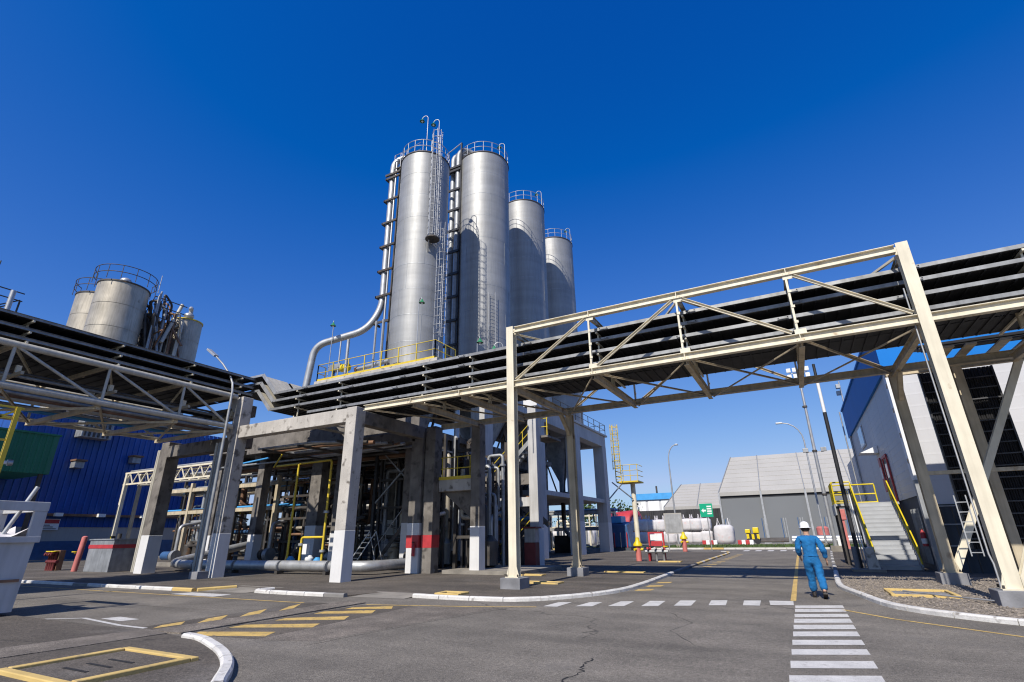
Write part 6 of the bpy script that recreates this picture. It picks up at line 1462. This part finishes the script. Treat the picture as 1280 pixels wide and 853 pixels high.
body = [(0, 0, .95, .13), (0, .01, 1.15, .12), (0, .02, 1.36, .13), (0, .03, 1.5, .06), (0, .05, 1.585, .075), (0, .07, 1.67, .1), (0, .06, 1.745, .085),
        (.16, .02, 1.42, .06), (*RE, .042), (*RW, .034), (-.16, .02, 1.42, .06), (*LE, .042), (*LW, .034),
        (.09, 0, .9, .1), (.12, -.04, .5, .06), (.13, -.32, .17, .045), (-.09, 0, .9, .1), (-.07, .14, .52, .06), (-.07, .2, .1, .045)]
be = [(0, 1), (1, 2), (2, 3), (3, 4), (4, 5), (5, 6), (2, 7), (7, 8), (8, 9), (2, 10), (10, 11), (11, 12), (0, 13), (13, 14), (14, 15), (0, 16), (16, 17), (17, 18)]
def hand(ix, w0, d, side):
    d = Vector(d).normalized(); sx = Vector((side, 0, 0)); ac = d.cross(Vector((side, .3, 0))).normalized()
    w = Vector(w0); pc = w + d * .055; i0 = len(body); body.append((*pc, .03)); be.append((ix, i0))
    for k in range(4):
        off = ac * (.03 - .02 * k); ln = (.035, .042, .04, .03)[k]
        a = pc + d * .045 + off; b = a + d * ln + Vector((-side * .008, .01, 0)); c = b + d * ln * .8 + Vector((-side * .018, .012, 0)); j = len(body)
        body.extend([(*a, .0105), (*b, .0095), (*c, .008)]); be.extend([(i0, j), (j, j + 1), (j + 1, j + 2)])
    a = w + d * .035 + ac * .035 + Vector((0, .012, 0)); b = a + d * .035 + ac * .018; j = len(body)
    body.extend([(*a, .011), (*b, .009)]); be.extend([(i0, j), (j, j + 1)])
hand(9, RW, Vector(RW) - Vector(RE), 1); hand(12, LW, Vector(LW) - Vector(LE), -1)
skinned('body', 'skin', body, be, wk_)
ov = [(0, 0, .95, (.2, .165)), (0, -.005, 1.08, (.185, .15)), (0, .01, 1.28, (.215, .165)), (0, .025, 1.42, (.165, .12)), (0, .03, 1.5, (.08, .08)),
      (.2, .01, 1.42, .095), (RE[0] - .04, -.03, 1.29, .085), (RE[0], RE[1], RE[2], .078), (RW[0], RW[1], RW[2] + .03, .062), (-.2, .01, 1.42, .095), (LE[0] + .02, .0, 1.29, .085), (LE[0], LE[1], LE[2], .078), (LW[0], LW[1] - .02, LW[2] + .02, .062),
      (.11, -.01, .83, .135), (.12, -.03, .66, .118), (.122, -.05, .5, .1), (.13, -.19, .33, .1), (.135, -.3, .19, .095), (-.11, .0, .83, .135), (-.09, .08, .67, .118), (-.075, .13, .52, .1), (-.075, .165, .3, .1), (-.075, .19, .12, .1)]
skinned('overalls', 'overall_blue', ov, [(0, 1), (1, 2), (2, 3), (3, 4), (3, 5), (5, 6), (6, 7), (7, 8), (3, 9), (9, 10), (10, 11), (11, 12), (0, 13), (13, 14), (14, 15), (15, 16), (16, 17), (0, 18), (18, 19), (19, 20), (20, 21), (21, 22)], wk_, 0, 3)
fold_t = bpy.data.textures.new('folds', 'CLOUDS'); fold_t.noise_scale = .09
fo = wk_.children[-1] if wk_.children[-1].name.startswith('overalls') else [c for c in wk_.children if c.name.startswith('overalls')][0]
fd = fo.modifiers.new('folds', 'DISPLACE'); fd.texture = fold_t; fd.strength = .035; fd.mid_level = .5
for x, y, tl in ((.13, -.32, 1), (-.075, .2, 0)):
    g = MB(); g.ball((x, y + .06, .05), .1, .5, 1.45, .55, 12, 8); g.ball((x, y, .09), .07, .75, .85, 1.2, 10, 7); g.box(x - .048, x + .048, y - .08, y + .2, 0, .02)
    if tl:   # trailing foot: heel lifted, rolling off the toe
        ca, sa = math.cos(rad(-28)), math.sin(rad(-28)); py = y + .19
        g.v = [(vx_, py + (vy_ - py) * ca - vz_ * sa, (vy_ - py) * sa + vz_ * ca + .004) for vx_, vy_, vz_ in g.v]
    o = g.build('boot', 'boot'); o.parent = wk_
def part(g, name, m): o = g.build(name, m); o.parent = wk_; return o
hm = part(MB().lathe([(.122, 0), (.122, .05), (.112, .1), (.085, .14), (.045, .16), (.001, .165)], (0, 0), 20), 'helmet', 'helmet_white')
hm.location = (0, .065, 1.685); hm.scale = (.95, 1.12, 1); hm.rotation_euler.x = rad(-6)
o = MB().lathe([(.118, -.004), (.165, -.012), (.165, -.004), (.118, .012)], (0, .01), 20).build('brim', 'helmet_white'); o.parent = hm
part(MB().ball((0, .05, 1.655), .104, .92, .98, .85), 'hair', 'hair')
for s in (-1, 1): part(MB().ball((s * .098, .06, 1.655), .028, .4, .8, 1.2), 'ear', 'skin'); part(MB().ball((s * .035, .163, 1.665), .012), 'eye', 'helmet_white')
part(MB().ball((0, .172, 1.635), .018, .8, 1, 1.4), 'nose', 'skin'); part(MB().ball((0, .158, 1.595), .022, 1.3, .5, .35), 'mouth', 'pink_red')
part(MB().ball((0, .0, 1.0), .2, .98, .8, .09, 20, 8), 'belt', 'overall_blue')
wk_.scale = (1.03, 1.03, 1.03)
